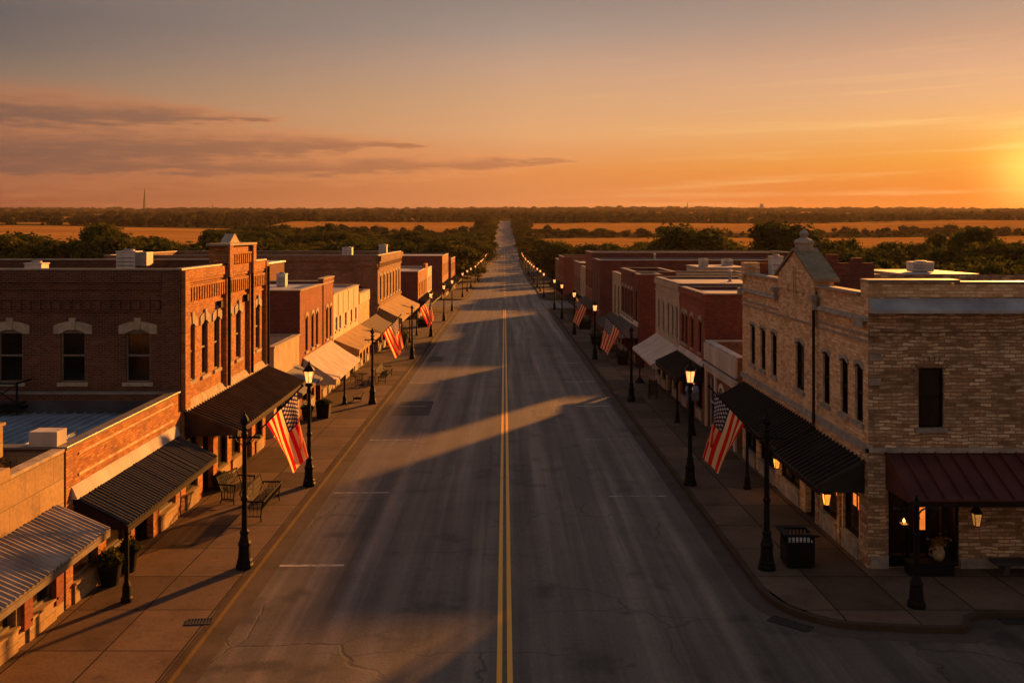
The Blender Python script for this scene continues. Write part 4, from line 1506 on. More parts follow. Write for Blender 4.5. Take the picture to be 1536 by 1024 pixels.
# end-wall shopfront with a lit interior
sf = MB()
zt = 2.2
for u0, u1 in ((ga, ga + .09), (11.55, 11.62), (12.12, 12.2), (12.52, 12.72), (gb - .08, gb)):
    sf.fbox(E, u0, u1, zg, zt, -.2, -.06)
sf.fbox(E, ga + .09, gb - .08, zg, zg + .28, -.19, -.07)
sf.fbox(E, ga + .09, gb - .08, zt - .12, zt, -.19, -.07)
sfo = sf.build('shop_window', M['black_iron'], b.root)
sfo['label'] = 'black shopfront with warm lit room behind it'
mb = MB()
mb.box(10.9, 13.1, 28.0, 28.06, zg - .1, 2.3)
mb.box(10.84, 10.9, 26.95, 28.0, zg - .1, 2.3)
mb.box(13.1, 13.16, 26.95, 28.0, zg - .1, 2.3)
mb.box(10.9, 13.1, 26.95, 28.0, zg - .12, zg - .06)
mb.build('room', M['dark_wood'], sfo)
mb = MB()
mb.box(12.24, 12.52, 27.7, 27.74, zg + .75, 2.1)
mb.build('lit_curtain', M['warm_glow'], sfo)
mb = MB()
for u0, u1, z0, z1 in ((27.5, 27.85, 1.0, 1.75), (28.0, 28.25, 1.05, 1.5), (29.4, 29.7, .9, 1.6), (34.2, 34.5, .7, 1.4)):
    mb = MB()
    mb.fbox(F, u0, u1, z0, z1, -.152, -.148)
    mb.build('glow_patch', M['warm_glow'], b.root)  # added glowing patches on opaque panes, standing in for orange reflections and indoor light
ll = bpy.data.lights.new('room_lamp', 'POINT')
ll.energy = 2.0
ll.color = (1, .42, .12)
ll.shadow_soft_size = .08
lo = bpy.data.objects.new('room_lamp', ll)
COL.objects.link(lo)
lo.location = (12.4, 27.2, 1.5)

# low plaster shop with arched openings
bw = dict(trim='white_stucco', fm='pale_frame', sill=False, rise=.3)
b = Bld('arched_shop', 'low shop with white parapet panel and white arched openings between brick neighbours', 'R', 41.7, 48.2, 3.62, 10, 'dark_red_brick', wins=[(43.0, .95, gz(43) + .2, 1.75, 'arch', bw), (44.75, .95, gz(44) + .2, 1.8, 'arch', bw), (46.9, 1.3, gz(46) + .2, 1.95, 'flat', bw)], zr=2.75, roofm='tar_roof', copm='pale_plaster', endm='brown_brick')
b.part('parapet_panel', 'pale_plaster', lambda m: (m.fbox(b.F, 41.66, 48.2, 2.72, 3.6, .003, .12), m.fbox(b.F, 41.62, 48.2, 2.5, 2.6, .003, .2), m.fbox(b.F, 41.66, 48.2, 2.2, 2.498, .003, .1)), bevel=.01)
b.parts('pilaster', 'white_stucco', (41.95, 45.85, 47.95), lambda m, u: m.fbox(b.F, u - .16, u + .16, gz(u) - .2, 2.198, .003, .09))

w3 = dict(trim='stone_trim', fm='dark_wood')
b = Bld('dark_brick_block', 'two-storey dark red brick block with dark ribbed awning on the right', 'R', 48.5, 55.35, 6.0, 14, 'red_brick', wins=[(u, .62, 2.85, 4.65, 'arch', w3) for u in (49.7, 51.8, 53.5, 54.5)], shop=auto_shop(48.8, 55.1, 3, (1,), .5), zh=1.35, zr=5.86, endm='dark_red_brick', roofm='membrane_roof')
b.part('cornice', 'red_brick', lambda m: (m.fbox(b.F, 48.5, 55.35, 5.4, 5.5, .003, .07), m.fbox(b.F, 48.5, 55.35, 5.7, 5.99, .003, .1), m.fbox(b.F, 48.5, 48.9, 2.3, 5.69, .003, .06)))
awning(b.root, b.F, 48.7, 55.3, 2.27, 1.6, 1.45, 'seam', 'awning_black', stone='pale_plaster', seam=.3, posts=(48.9,), label='dark standing-seam awning under a pale ledge')

b = Bld('cream_brick_block', 'two-storey cream brick block with wide pale flat roof on the right', 'R', 55.5, 64.3, 6.13, 16, 'cream_brick', wins=[(u, .55, 2.86, 4.75, 'brow', dict(trim='cream_brick', fm='dark_wood')) for u in (56.4, 57.8, 59.3, 61.1, 63.0)], shop=auto_shop(55.7, 64.1, 4, (1,), .5), zh=1.2, zr=6.04, roofm='membrane_roof', endm='dark_red_brick')
b.part('cornice', 'cream_brick', lambda m: (m.fbox(b.F, 55.5, 64.3, 5.75, 6.12, .003, .1), m.fbox(b.F, 55.5, 64.3, 5.3, 5.38, .003, .05)))
awning(b.root, b.F, 55.6, 64.0, 2.35, 1.35, 1.65, 'canvas', 'canvas_white', valance=.12, label='pale grey canvas awning')

b = Bld('narrow_brick_shop', 'narrow dark brick shop with one tall window beyond the small alley on the right', 'R', 72.6, 75.0, 5.9, 1.8, 'dark_red_brick', wins=[(73.8, .9, 1.6, 4.6, 'flat', dict(trim='stone_trim', fm='dark_wood'))], shop=auto_shop(72.8, 74.8, 1, (), .4, .2), zh=.9, zr=5.82, roofm='membrane_roof')
awning(b.root, b.F, 72.7, 74.9, 1.9, 1.1, 1.6, 'seam', 'canvas_grey', stone='pale_plaster')
b = Bld('wide_brick_shop', 'dark red brick block with row of four arched windows, right side', 'R', 75.1, 83.3, 6.0, 3.4, 'dark_red_brick', wins=[(u, .85, 2.3, 4.6, 'arch', w3) for u in (76.4, 78.3, 80.2, 82.1)], shop=auto_shop(75.3, 83.1, 4, (1,), .4), zh=.9, zr=5.55)
b.part('cornice', 'dark_red_brick', lambda m: (m.fbox(b.F, 75.1, 83.3, 5.65, 5.99, .003, .12), m.fbox(b.F, 75.1, 83.3, 1.95, 2.1, .003, .08)))
awning(b.root, b.F, 75.4, 83.0, 1.85, 1.0, 1.7, 'seam', 'canvas_grey', stone='pale_plaster')
b = Bld('pale_narrow_shop', 'narrow cream stucco shop with two tall windows on the right', 'R', 83.4, 90.0, 5.4, 12, 'cream_stucco', wins=[(85.3, 1.0, 1.6, 4.3, 'flat', w3), (88.0, 1.0, 1.6, 4.3, 'flat', w3)], shop=auto_shop(83.6, 89.8, 3, (1,), .4), zh=.7, zr=5.0)
awning(b.root, b.F, 83.6, 89.8, 1.5, .7, 1.6, 'seam', 'canvas_grey')
b = Bld('long_brick_hall', 'large dark red brick hall with long pale flat roof on the right', 'R', 102, 110.5, 6.1, 20, 'dark_red_brick', wins=[(u, 1.0, .6, 4.6, 'flat', dict(trim='white_stucco', fm='pale_frame')) for u in (103.6, 105.6, 107.6, 109.4)], zr=6.02, roofm='membrane_roof')
b = Bld('tall_brick_hall', 'brick block standing a little taller behind the large hall', 'R', 110.6, 120, 6.75, 24, 'red_brick', wins=[(u, 1.0, 2.4, 4.6, 'flat', w3) for u in (112, 114.5, 117, 119)], shop=auto_shop(110.8, 119.8, 4, (1,), .5), zh=.2, zr=6.66, roofm='membrane_roof', endm='dark_red_brick')
awning(b.root, b.F, 110.9, 119.7, 1.0, .2, 1.6, 'seam', 'canvas_grey')
b = Bld('cream_small_shop', 'small cream shop with square window before the cross street on the right', 'R', 120.1, 128, 4.6, 14, 'cream_stucco', wins=[(122.3, 1.5, .8, 2.9, 'flat', dict(trim='white_stucco', fm='pale_frame')), (125.8, 1.5, .8, 2.9, 'flat', dict(trim='white_stucco', fm='pale_frame'))], shop=auto_shop(120.4, 127.8, 3, (1,), .5), zh=0, zr=4.1, roofm='membrane_roof')
awning(b.root, b.F, 120.4, 127.7, .5, -.2, 1.5, 'seam', 'awning_black')
b = Bld('corner_brick_shop', 'plain brick corner shop at the cross street on the right', 'R', 128.1, 140, 4.9, 16, 'brown_brick', wins=[(u, 1.0, .9, 2.9, 'flat', w3) for u in (130, 133, 136, 138.6)], shop=auto_shop(128.4, 139.8, 4, (2,), .5), zh=-.2, zr=4.8, roofm='membrane_roof')
awning(b.root, b.F, 128.4, 139.6, .35, -.4, 1.5, 'seam', 'awning_black')
b = Bld('far_brick_shop', 'first brick shop past the cross street on the right', 'R', 166, 180, 4.7, 20, 'red_brick', wins=[(u, 1.0, 1.0, 3.0, 'flat', w3) for u in (168, 171.5, 175, 178)], shop=auto_shop(166.4, 179.6, 4, (2,), .5), zh=-.9, zr=4.2, roofm='membrane_roof')
awning(b.root, b.F, 166.4, 179.6, -.2, -.9, 1.5, 'seam', 'awning_black')
b = Bld('farthest_shop', 'farthest low brick shop of the right row', 'R', 180.2, 192, 3.8, 16, 'brown_brick', wins=[(u, 1.0, .8, 2.4, 'flat', w3) for u in (182.5, 186, 189.5)], shop=auto_shop(180.5, 191.8, 4, (2,), .5), zh=-1.2, zr=3.3)
awning(b.root, b.F, 180.5, 191.8, -.6, -1.3, 1.5, 'seam', 'awning_black')


# ---------------------------------------------------------------- sheds behind the rows
def back_building(name, label, x0, x1, y0, y1, zt, mat, roofm):
    r = empty(name, ((x0 + x1) / 2, (y0 + y1) / 2, gz(y0)), label, 'building')
    m = MB()
    E_ = endwall(y0)
    zb = min(gz(y0), gz(y1)) - .5
    ops = [(x0 + (x1 - x0) * q - .5, x0 + (x1 - x0) * q + .5, zt - 2.3, zt - 1.2) for q in (.3, .7)]
    wall_sheet(m, E_, x0, x1, zb, zt, ops)
    wall_sheet(m, Fr(0, y1, (1, 0), (0, 1)), x0, x1, zb, zt)
    wall_sheet(m, Fr(x0, 0, (0, 1), (-1, 0)), y0, y1, zb, zt)
    wall_sheet(m, Fr(x1, 0, (0, 1), (1, 0)), y0, y1, zb, zt)
    m.build('wall', M[mat], r)
    for q in (.3, .7):
        window(r, E_, x0 + (x1 - x0) * q, 1.0, zt - 2.3, zt - 1.2, 'flat')
    m = MB()
    m.box(x0 - .1, x1 + .1, y0 - .1, y1 + .1, zt + .002, zt + .16)
    m.build('roof', M[roofm], r, bevel=.03)
    return r


back_building('annex', 'white flat-roofed annex behind the dark brick shops on the right', 19.3, 24.0, 92, 99, 5.6, 'white_stucco', 'membrane_roof')
back_building('white_shed', 'white flat-roofed building among trees at the far right', 29.3, 34.5, 68, 76, 6.05, 'white_stucco', 'membrane_roof')
back_building('dark_shed', 'dark flat-roofed shed beside the stone corner building', 22.0, 24.8, 56, 64, 6.3, 'grey_stone', 'tar_roof')
back_building('roof_house', 'grey metal-roofed building behind the orange brick block', -25.5, -17.0, 62, 72, 6.9, 'dark_red_brick', 'blue_metal_roof')


def unit(x, y, z, w, l, h, label, hood=False):
    r = empty('rooftop_unit', (x, y, z), label, 'rooftop unit')
    m = MB()
    m.box(x - w / 2, x + w / 2, y - l / 2, y + l / 2, z + .08, z + h)
    m.box(x - w / 2 - .03, x + w / 2 + .03, y - l / 2 - .03, y + l / 2 + .03, z + h + .002, z + h + .05)
    m.build('casing', M['unit_white'], r, bevel=.015)
    m = MB()
    for i in range(5):
        zz = z + .18 + i * (h - .3) / 5
        m.box(x - w / 2 + .06, x + w / 2 - .06, y - l / 2 - .02, y - l / 2 - .002, zz, zz + .05)
    m.box(x - w / 2 + .02, x + w / 2 - .02, y - l / 2 + .05, y + l / 2 - .05, z, z + .078)
    m.build('grille', M['unit_grey'], r)
    m = MB()
    m.lathe((x, y, z + h + .052), [(w * .3, 0), (w * .3, .06), (w * .24, .08)], 14)
    m.build('fan_cover', M['unit_grey'], r)
    if hood:
        m = MB()
        m.hexa([(x + w / 2 + .002, y - l / 2, z + h * .45), (x + w * 1.1, y - l / 2, z + h * .45), (x + w * 1.1, y + l / 2, z + h * .45), (x + w / 2 + .002, y + l / 2, z + h * .45), (x + w / 2 + .002, y - l / 2, z + h), (x + w * 1.1, y - l / 2, z + h), (x + w * 1.1, y + l / 2, z + h), (x + w / 2 + .002, y + l / 2, z + h)])
        m.build('hood', M['unit_grey'], r, bevel=.02)


unit(-18.2, 36.3, 7.25, .66, .6, .78, 'small white box unit on the orange block roof at left edge')
unit(-16.9, 42.0, 7.25, .85, .8, 1.12, 'white rooftop unit with open hood on the orange block roof', True)
unit(-13.6, 57.0, 5.93, .55, .6, .75, 'pale vent unit on the red brick block roof')
unit(-14.8, 88.0, 6.5, .9, .9, 1.25, 'grey unit on the long corniced roof, nearest its wall pier')
unit(-11.8 - .7, 96.0, 6.5, .8, .8, 1.4, 'small unit at the far front corner of the long corniced roof')
unit(19.9, 93.5, 5.762, .8, .9, .75, 'white box unit at the street end of the white annex roof')
unit(11.5, 39.6, 6.75, .5, .5, 1.45, 'small pale unit at the far end of the stone building roof')
unit(31.6, 71.0, 6.25, 1.6, 1.2, .7, 'wide white unit on the far right white building')
unit(23.0, 96.5, 5.762, 1.0, 1.0, .6, 'pale unit at the back end of the white annex roof')
# pipes on the red block roof
pr = empty('roof_pipes', (-15.5, 54.5, 5.93), 'bundle of pale pipes on the red brick block roof', 'pipes')
VENTS = [(13.5, 52.5, 5.86, 'vent pipe on the dark red brick block roof beside the stone gable'), (14.6, 60.5, 6.04, 'vent pipe in the middle of the wide pale roof'), (20.5, 62.5, 6.04, 'vent pipe at the back of the wide pale roof'), (17.0, 106.0, 6.02, 'vent pipe on the large brick hall roof'), (-18.5, 58.0, 5.93, 'vent pipe toward the back of the red brick block roof'), (-16.0, 66.5, 5.08, 'vent pipe on the white stucco shop roof')]
for x, y, z, lab in VENTS:
    vr = empty('vent_pipe', (x, y, z), lab, 'vent pipe', 'vent pipes on the flat roofs')
    m = MB()
    m.lathe((x, y, z), [(.16, 0), (.16, .05), (.09, .07), (.09, .62)], 10)
    m.build('pipe', M['unit_grey'], vr)
    m = MB()
    m.lathe((x, y, z + .66), [(.17, 0), (.16, .06), (.03, .16)], 10)
    m.build('cap', M['unit_white'], vr)
m = MB()
m.tube([(-17.5, 55.5, 6.15), (-14.8, 55.5, 6.15), (-14.4, 55.5, 5.93)], .1, 8)
m.tube([(-17.5, 56.0, 6.22), (-15.2, 56.0, 6.22), (-15.0, 56.0, 5.93)], .08, 8)
m.build('pipe', M['unit_white'], pr, smooth=True)
# ---------------------------------------------------------------- street lamps
def post_shaft(m, h):
    m.lathe((0, 0, 0), [(.25, 0), (.25, .10), (.22, .14), (.22, .22), (.19, .28), (.165, .62), (.185, .66), (.185, .72), (.15, .78), (.115, .96), (.135, 1.0), (.135, 1.05), (.09, 1.1)], 12)
    base = m
    return base


def lamp_parts(kind, h=4.75):
    """a street lamp at the origin: base, shaft, then lantern or cross arm with finial"""
    r = empty('street_lamp', (0, 0, 0))
    m = MB()
    post_shaft(m, h)
    m.build('base', M['black_iron'], r)
    m = MB()
    ht = h - .95 if kind == 'lantern' else h - .5
    m.lathe((0, 0, 1.1), [(.088, 0), (.078, .8), (.10, .83), (.115, .87), (.10, .91), (.076, .95), (.066, ht - 1.35), (.10, ht - 1.3), (.10, ht - 1.22), (.075, ht - 1.18), (.075, ht - 1.1)], 12)
    m.build('shaft', M['black_iron'], r)
    if kind == 'lantern':
        m = MB()
        m.lathe((0, 0, ht), [(.075, 0), (.16, .04), (.16, .1), (.13, .13), (.13, .16)], 12)
        n = 6
        for k in range(n):
            a = 2 * math.pi * (k + .5) / n
            p = (.135 * math.cos(a), .135 * math.sin(a), ht + .16)
            q = (.215 * math.cos(a), .215 * math.sin(a), ht + .6)
            m.bar(p, q, .022)
        m.lathe((0, 0, ht + .6), [(.225, 0), (.25, .0), (.25, .03), (.20, .05)], 6, rot=math.pi / 6, cap=False)
        lf = m.build('lantern', M['black_iron'], r)
        m = MB()
        m.lathe((0, 0, ht + .165), [(.12, 0), (.2, .43)], 6, rot=math.pi / 6)
        m.build('lantern_glass', M['lantern_glass'], lf)
        m = MB()
        m.lathe((0, 0, ht + .63), [(.235, 0), (.15, .13), (.07, .21), (.05, .23), (.05, .26), (.065, .28), (.02, .33), (.012, .38)], 6, rot=math.pi / 6)
        m.build('lantern_cap', M['black_iron'], lf)
    else:
        m = MB()
        zc = h - .72
        m.tube([(-.42, 0, zc), (.42, 0, zc)], .03, 8)
        for s in (-1, 1):
            m.lathe((s * .42, 0, zc - .05), [(.0, 0), (.045, .02), (.05, .05), (.03, .09), (.0, .11)], 8)
            m.tube([(s * .07, 0, zc - .22), (s * .2, 0, zc - .14), (s * .3, 0, zc)], .016, 6)
        m.build('cross_arm', M['black_iron'], r)
        m = MB()
        m.lathe((0, 0, h - .52), [(.11, 0), (.12, .04), (.07, .08), (.06, .14), (.12, .22), (.135, .28), (.11, .36), (.05, .43), (.03, .47), (.035, .50), (.0, .54)], 10)
        m.build('finial', M['black_iron'], r)
    return r


lamp_l = lamp_parts('lantern')
lamp_f = lamp_parts('finial', 4.45)
_first = {'lantern': True, 'finial': True}


def put_lamp(kind, x, y, label, group=None):
    src = lamp_l if kind == 'lantern' else lamp_f
    loc = (x, y, gz(y) + .14)
    if _first[kind]:
        _first[kind] = False
        src.location = loc
        o = src
    else:
        o = copy_tree(src)
        o.location = loc
        o.rotation_euler = (0, 0, random.uniform(-.1, .1) if kind == 'lantern' else 0)
    tag(o, label, 'street lamp', group)
    return o


GL = 'street lamps along both kerbs'
put_lamp('finial', -7.44, 26.7, 'black post with cross arm and flag standing left of the iron bench', GL)
put_lamp('lantern', -7.52, 35.9, 'lit black lantern post beside the nearest left flag', GL)
put_lamp('finial', -7.75, 54.7, 'black finial post carrying the second flag on the left sidewalk', GL)
put_lamp('finial', -7.6, 76.6, 'black finial post carrying the third flag on the left sidewalk', GL)
put_lamp('lantern', -7.55, 95.7, 'lit lantern post just beyond the third left flag', GL)
put_lamp('lantern', -7.55, 116, 'second lit lantern post beyond the third left flag', GL)
put_lamp('lantern', -7.55, 134, 'lit lantern post at the left corner of the cross street', GL)
put_lamp('finial', 7.47, 26.6, 'black post with cross arm and flag beside the square trash bin', GL)
put_lamp('lantern', 7.15, 36.0, 'brightly lit lantern post beside the nearest right flag', GL)
put_lamp('finial', 7.55, 55.6, 'black finial post carrying the second flag on the right sidewalk', GL)
put_lamp('lantern', 7.4, 76.6, 'lit lantern post carrying the third flag on the right sidewalk', GL)
put_lamp('lantern', 7.3, 97.9, 'lit lantern post just beyond the third right flag', GL)
put_lamp('lantern', 7.3, 119, 'second lit lantern post beyond the third right flag', GL)
put_lamp('lantern', 7.3, 137, 'lit lantern post at the right corner of the cross street', GL)
GF = 'small far lamps in rows past the cross street'
for y in list(range(172, 300, 21)) + list(range(300, 450, 17)):
    put_lamp('lantern', -7.55 + random.uniform(-.2, .2), y + random.uniform(-3, 3), 'tiny lit lantern post in the far left row past the cross street', GF)
for y in list(range(170, 300, 21)) + list(range(302, 420, 20)):
    put_lamp('lantern', 7.35 + random.uniform(-.2, .2), y + random.uniform(-3, 3), 'tiny lit lantern post in the far right row past the cross street', GF + ' on the right')
# short scrolled post at the corner
zc = gz(23.8) + .14
r = empty('corner_post', (10.5, 23.8, zc), 'black scroll-topped post on the rounded corner before the maroon awning', 'post')
m = MB()
m.lathe((10.5, 23.8, zc), [(.22, 0), (.22, .12), (.18, .2), (.15, .55), (.17, .6), (.12, .72), (.09, .8)], 12)
m.build('base', M['black_iron'], r)
m = MB()
m.lathe((10.5, 23.8, zc + .8), [(.085, 0), (.075, 1.0), (.1, 1.05), (.075, 1.1), (.07, 1.75), (.10, 1.8), (.06, 1.9), (.02, 2.05)], 12)
m.build('shaft', M['black_iron'], r)
m = MB()
for s in (-1, 1):
    pts = []
    for i in range(14):
        t = i / 13
        a = -.5 + t * 4.6
        rr = .30 * (1 - .72 * t)
        pts.append((10.5 + s * (.34 + rr * math.cos(math.pi - a) * 1.0), 23.8, zc + 2.35 + rr * math.sin(a) * .8))
    m.tube(pts, .022, 6)
    m.lathe((10.5 + s * .5, 23.8, zc + 2.38), [(.0, 0), (.08, .03), (.1, .1), (.04, .16), (0, .17)], 8)
m.build('scroll_arm', M['black_iron'], r)


# ---------------------------------------------------------------- flags
def make_flag(sg, seed):
    """pole rises from the post toward the street (sg +1 right); cloth hangs from it"""
    r = empty('flag', (0, 0, 0))
    m = MB()
    p0, p1 = Vector((sg * .05, -.02, 0)), Vector((sg * 1.66, -.05, 1.66))
    m.tube([p0, p1], .022, 8)
    m.lathe((p1.x, p1.y, p1.z), [(.0, -.03), (.04, .0), (.045, .03), (0, .08)], 8)
    m.bar(p0 + Vector((-.1 * sg, 0, -.06)), p0 + Vector((.14 * sg, 0, .1)), .06, .06)
    m.build('pole', M['dark_wood'], r)
    rnd = random.Random(seed)
    ph = rnd.uniform(0, 6)
    rnd_f = (rnd.uniform(6.5, 9.5), rnd.uniform(-2.5, 2.5), rnd.uniform(.3, 1.4))
    a = p0 + (p1 - p0) * .36
    b = p0 + (p1 - p0) * .93
    NU, NV = 44, 28
    fly_a = Vector((.78 * sg, 0, -1.42))    # lower stripe edge
    fly_b = Vector((.30 * sg, 0, -1.70))    # canton edge hangs steeper
    vs, uvs = [], []
    for i in range(NU + 1):
        u = i / NU
        for j in range(NV + 1):
            v = j / NV
            p = a + (b - a) * v
            ff = fly_a.lerp(fly_b, v)
            p = p + ff * u
            k = u ** .7
            fr = rnd_f[0] + u * rnd_f[1]
            w = math.sin(v * fr + ph + u * .9)
            fold = max(0, v - .62) / .38
            p += Vector((sg * (.08 * k * math.cos(v * fr + ph) - .20 * k * fold * fold * rnd_f[2]), (.22 + .06 * rnd_f[2]) * k * w + .07 * math.sin(u * 6 + v * 4 + ph) * k + .22 * k * fold * rnd_f[2], -.08 * u * math.sin(v * 3.1) + .05 * u * math.cos(v * 9 + ph)))
            vs.append(p)
            uvs.append((u, v))
    fs = []
    for i in range(NU):
        for j in range(NV):
            q = i * (NV + 1) + j
            fs.append((q, q + NV + 1, q + NV + 2, q + 1))
    me = bpy.data.meshes.new('cloth')
    me.from_pydata([tuple(p) for p in vs], [], fs)
    ul = me.uv_layers.new(name='UVMap')
    for lp in me.loops:
        ul.data[lp.index].uv = uvs[lp.vertex_index]
    me.polygons.foreach_set('use_smooth', [True] * len(me.polygons))
    me.materials.append(M['flag_cloth'])
    o = bpy.data.objects.new('cloth', me)
    COL.objects.link(o)
    o.parent = r
    return r


GFl = 'American flags hung from the street lamps'
for sg, x, y, seed, lab in ((1, -7.44, 26.7, 3, 'nearest left American flag, hung over the iron bench'), (1, -7.75, 54.7, 11, 'second American flag from the front on the left sidewalk'), (1, -7.6, 76.6, 5, 'small third American flag on the left sidewalk'),
                            (-1, 7.47, 26.6, 8, 'nearest right American flag, hung before the dark seamed awning'), (-1, 7.55, 55.6, 4, 'second American flag from the front on the right sidewalk'), (-1, 7.4, 76.6, 9, 'small third American flag on the right sidewalk')):
    fo = make_flag(sg, seed)
    fo.location = (x + sg * .02, y - .1, gz(y) + .14 + 3.55)
    tag(fo, lab, 'flag', GFl)

# ---------------------------------------------------------------- wall lanterns
GW = 'wall lanterns on the stone corner building'


def wall_lantern(x, y, z, wall, gm, label):
    r = empty('wall_lantern', (x, y, z), label, 'lantern', GW)
    m = MB()
    n = 4
    for k in range(n):
        a = 2 * math.pi * (k + .5) / n
        m.bar((x + .09 * math.cos(a), y + .09 * math.sin(a), z), (x + .15 * math.cos(a), y + .15 * math.sin(a), z + .34), .018)
    m.lathe((x, y, z - .03), [(.10, 0), (.10, .028)], 4, rot=math.pi / 4)
    m.lathe((x, y, z + .34), [(.17, 0), (.165, .03), (.10, .14), (.04, .2), (.03, .25), (.05, .28), (0, .34)], 4, rot=math.pi / 4)
    m.build('frame', M['black_iron'], r)
    m = MB()
    m.lathe((x, y, z), [(.085, 0), (.135, .335)], 4, rot=math.pi / 4)
    m.build('lantern_glass', M[gm], r)
    m = MB()
    m.tube([(x, y, z + .6), (x, y, z + .74), wall], .018, 6)
    m.build('bracket', M['black_iron'], r)


wall_lantern(10.0, 29.0, .82, (10.39, 29.0, 1.56), 'amber_glass', 'bright orange wall lantern under the near half of the seamed awning')
wall_lantern(10.0, 34.3, .62, (10.39, 34.3, 1.36), 'amber_glass', 'bright orange wall lantern farther along under the seamed awning')
wall_lantern(11.25, 26.3, 1.05, (11.02, 26.69, 1.85), 'dim_amber_glass', 'grey wall lantern with small flame beside the lit shopfront')
wall_lantern(13.3, 26.3, 1.02, (13.3, 26.69, 1.8), 'dim_amber_glass', 'dim amber wall lantern on bare stone right of the lit shopfront')
m = MB()
m.lathe((11.25, 26.3, 1.1), [(.0, 0), (.035, .02), (.04, .06), (.0, .13)], 8)
fl = m.build('flame', M['lantern_flame'], None)
par = [o for o in COL.objects if o.name.startswith('wall_lantern') and o.type == 'EMPTY' and abs(o.location.x - 11.25) < .01][0]
fl.data.transform(__import__('mathutils').Matrix.Translation(-Vector(par.location)))
fl.parent = par
gl_o = [c for c in par.children if c.name.startswith('lantern_glass')][0]
gl_o.scale = (.99, .99, .1)
for x, y, z, e in ((9.75, 29.0, .95, 4.0), (9.75, 34.3, .8, 4.0)):
    ll = bpy.data.lights.new('wall_lantern_lamp', 'POINT')
    ll.energy = e
    ll.color = (1, .45, .12)
    ll.shadow_soft_size = .1
    lo = bpy.data.objects.new('wall_lantern_lamp', ll)
    COL.objects.link(lo)
    lo.location = (x, y, z)


# ---------------------------------------------------------------- street furniture
def slat_mesh(m, p00, p10, p11, p01, n1, n2, w=.022):
    """woven metal strap panel between four corners"""
    A, B, Cc, D = map(Vector, (p00, p10, p11, p01))
    for i in range(n1 + 1):
        t = i / n1
        m.bar(A.lerp(B, t), D.lerp(Cc, t), w, .012)
    for j in range(n2 + 1):
        t = j / n2
        m.bar(A.lerp(D, t), B.lerp(Cc, t), w, .016)


def bench(loc, rz, L, label, group=None, back=True, front_rail=True):
    r = empty('iron_bench', loc, label, 'bench', group, rz)
    h = L / 2
    m = MB()
    slat_mesh(m, (.0, -h, .44), (.0, h, .44), (.5, h, .42), (.5, -h, .42), int(L / .11), 5)
    s = m.build_local('seat', M['black_iron'], r)
    m = MB()
    slat_mesh(m, (.0, -h, .46), (.0, h, .46), (-.2, h, .92), (-.2, -h, .92), int(L / .11), 4)
    m.bar((-.2, -h - .04, .94), (-.2, h + .04, .94), .055)
    m.build_local('backrest', M['black_iron'], r)
    for y in (-h, h):
        m = MB()
        m.tube([(-.2, y, .94), (.0, y, .46), (.02, y, .2), (-.06, y, .0)], .024, 6)
        m.tube([(.5, y, .0), (.48, y, .2), (.5, y, .42), (.55, y, .68)], .024, 6)
        m.bar((-.13, y, .70), (.58, y, .70), .05)
        m.bar((.0, y, .2), (.49, y, .2), .03)
        for q in (.12, .24, .36):
            m.bar((q, y, .2), (q, y, .68), .018)
        m.build_local('end_frame', M['black_iron'], r)
    if front_rail:
        m = MB()
        m.bar((.57, -h - .03, .70), (.57, h + .03, .70), .045)
        slat_mesh(m, (.52, -h, .44), (.52, h, .44), (.57, h, .68), (.57, -h, .68), int(L / .09), 1)
        m.build_local('front_rail', M['black_iron'], r)
    return r


def build_local(s, name, mats, parent, **kw):
    """vertices are already in the parent's own coordinates"""
    o = s.build(name, mats, None, **kw)
    o.parent = parent
    return o


MB.build_local = build_local
bench((-8.62, 32.4, gz(32.4) + .14), 0, 2.5, 'long black iron bench with railed front beside the nearest left flag')
bench((-9.95, 34.0, gz(34) + .14), -.25, 1.35, 'shorter black iron seat behind the long bench, near the shop wall', front_rail=False)
bench((-8.5, 64.5, gz(64.5) + .14), 0, 3.4, 'long iron bench past the second left flag', front_rail=True)


def planter(x, y, rad, h, label, square=False, leaf='pot_leaves', top=.5, cat='planter'):
    z = gz(y) + .14
    r = empty('planter', (x, y, z), label, cat)
    m = MB()
    if square:
        m.hexa([(x - rad * .85, y - rad * .85, z), (x + rad * .85, y - rad * .85, z), (x + rad * .85, y + rad * .85, z), (x - rad * .85, y + rad * .85, z), (x - rad, y - rad, z + h), (x + rad, y - rad, z + h), (x + rad, y + rad, z + h), (x - rad, y + rad, z + h)])
        m.box(x - rad - .03, x + rad + .03, y - rad - .03, y + rad + .03, z + h + .001, z + h + .05)
    else:
        m.lathe((x, y, z), [(rad * .7, 0), (rad * .85, h * .3), (rad, h * .8), (rad * 1.08, h * .9), (rad * 1.08, h), (rad * .9, h), (rad * .88, h * .92)], 14)
    m.build('pot', M['black_iron'], r)
    rnd = random.Random(int(x * 100 + y))
    m = MB()
    for _ in range(240):
        th, q = rnd.uniform(0, 6.28), rnd.random() ** .5
        c = Vector((x + math.cos(th) * q * rad * 1.25, y + math.sin(th) * q * rad * 1.25, z + h + rnd.random() * top * (1.15 - q)))
        a = Vector((rnd.uniform(-1, 1), rnd.uniform(-1, 1), rnd.uniform(-.5, 1))).normalized() * rnd.uniform(.05, .1)
        b_ = a.cross(Vector((rnd.uniform(-1, 1), rnd.uniform(-1, 1), rnd.uniform(-1, 1)))).normalized() * .04
        m.poly([c - a, c + b_, c + a, c - b_])
    for _ in range(9):
        th = rnd.uniform(0, 6.28)
        m.bar((x, y, z + h * .85), (x + math.cos(th) * rad * .8, y + math.sin(th) * rad * .8, z + h + top * .7), .012)
    m.build('plant', M[leaf], r)
    return r


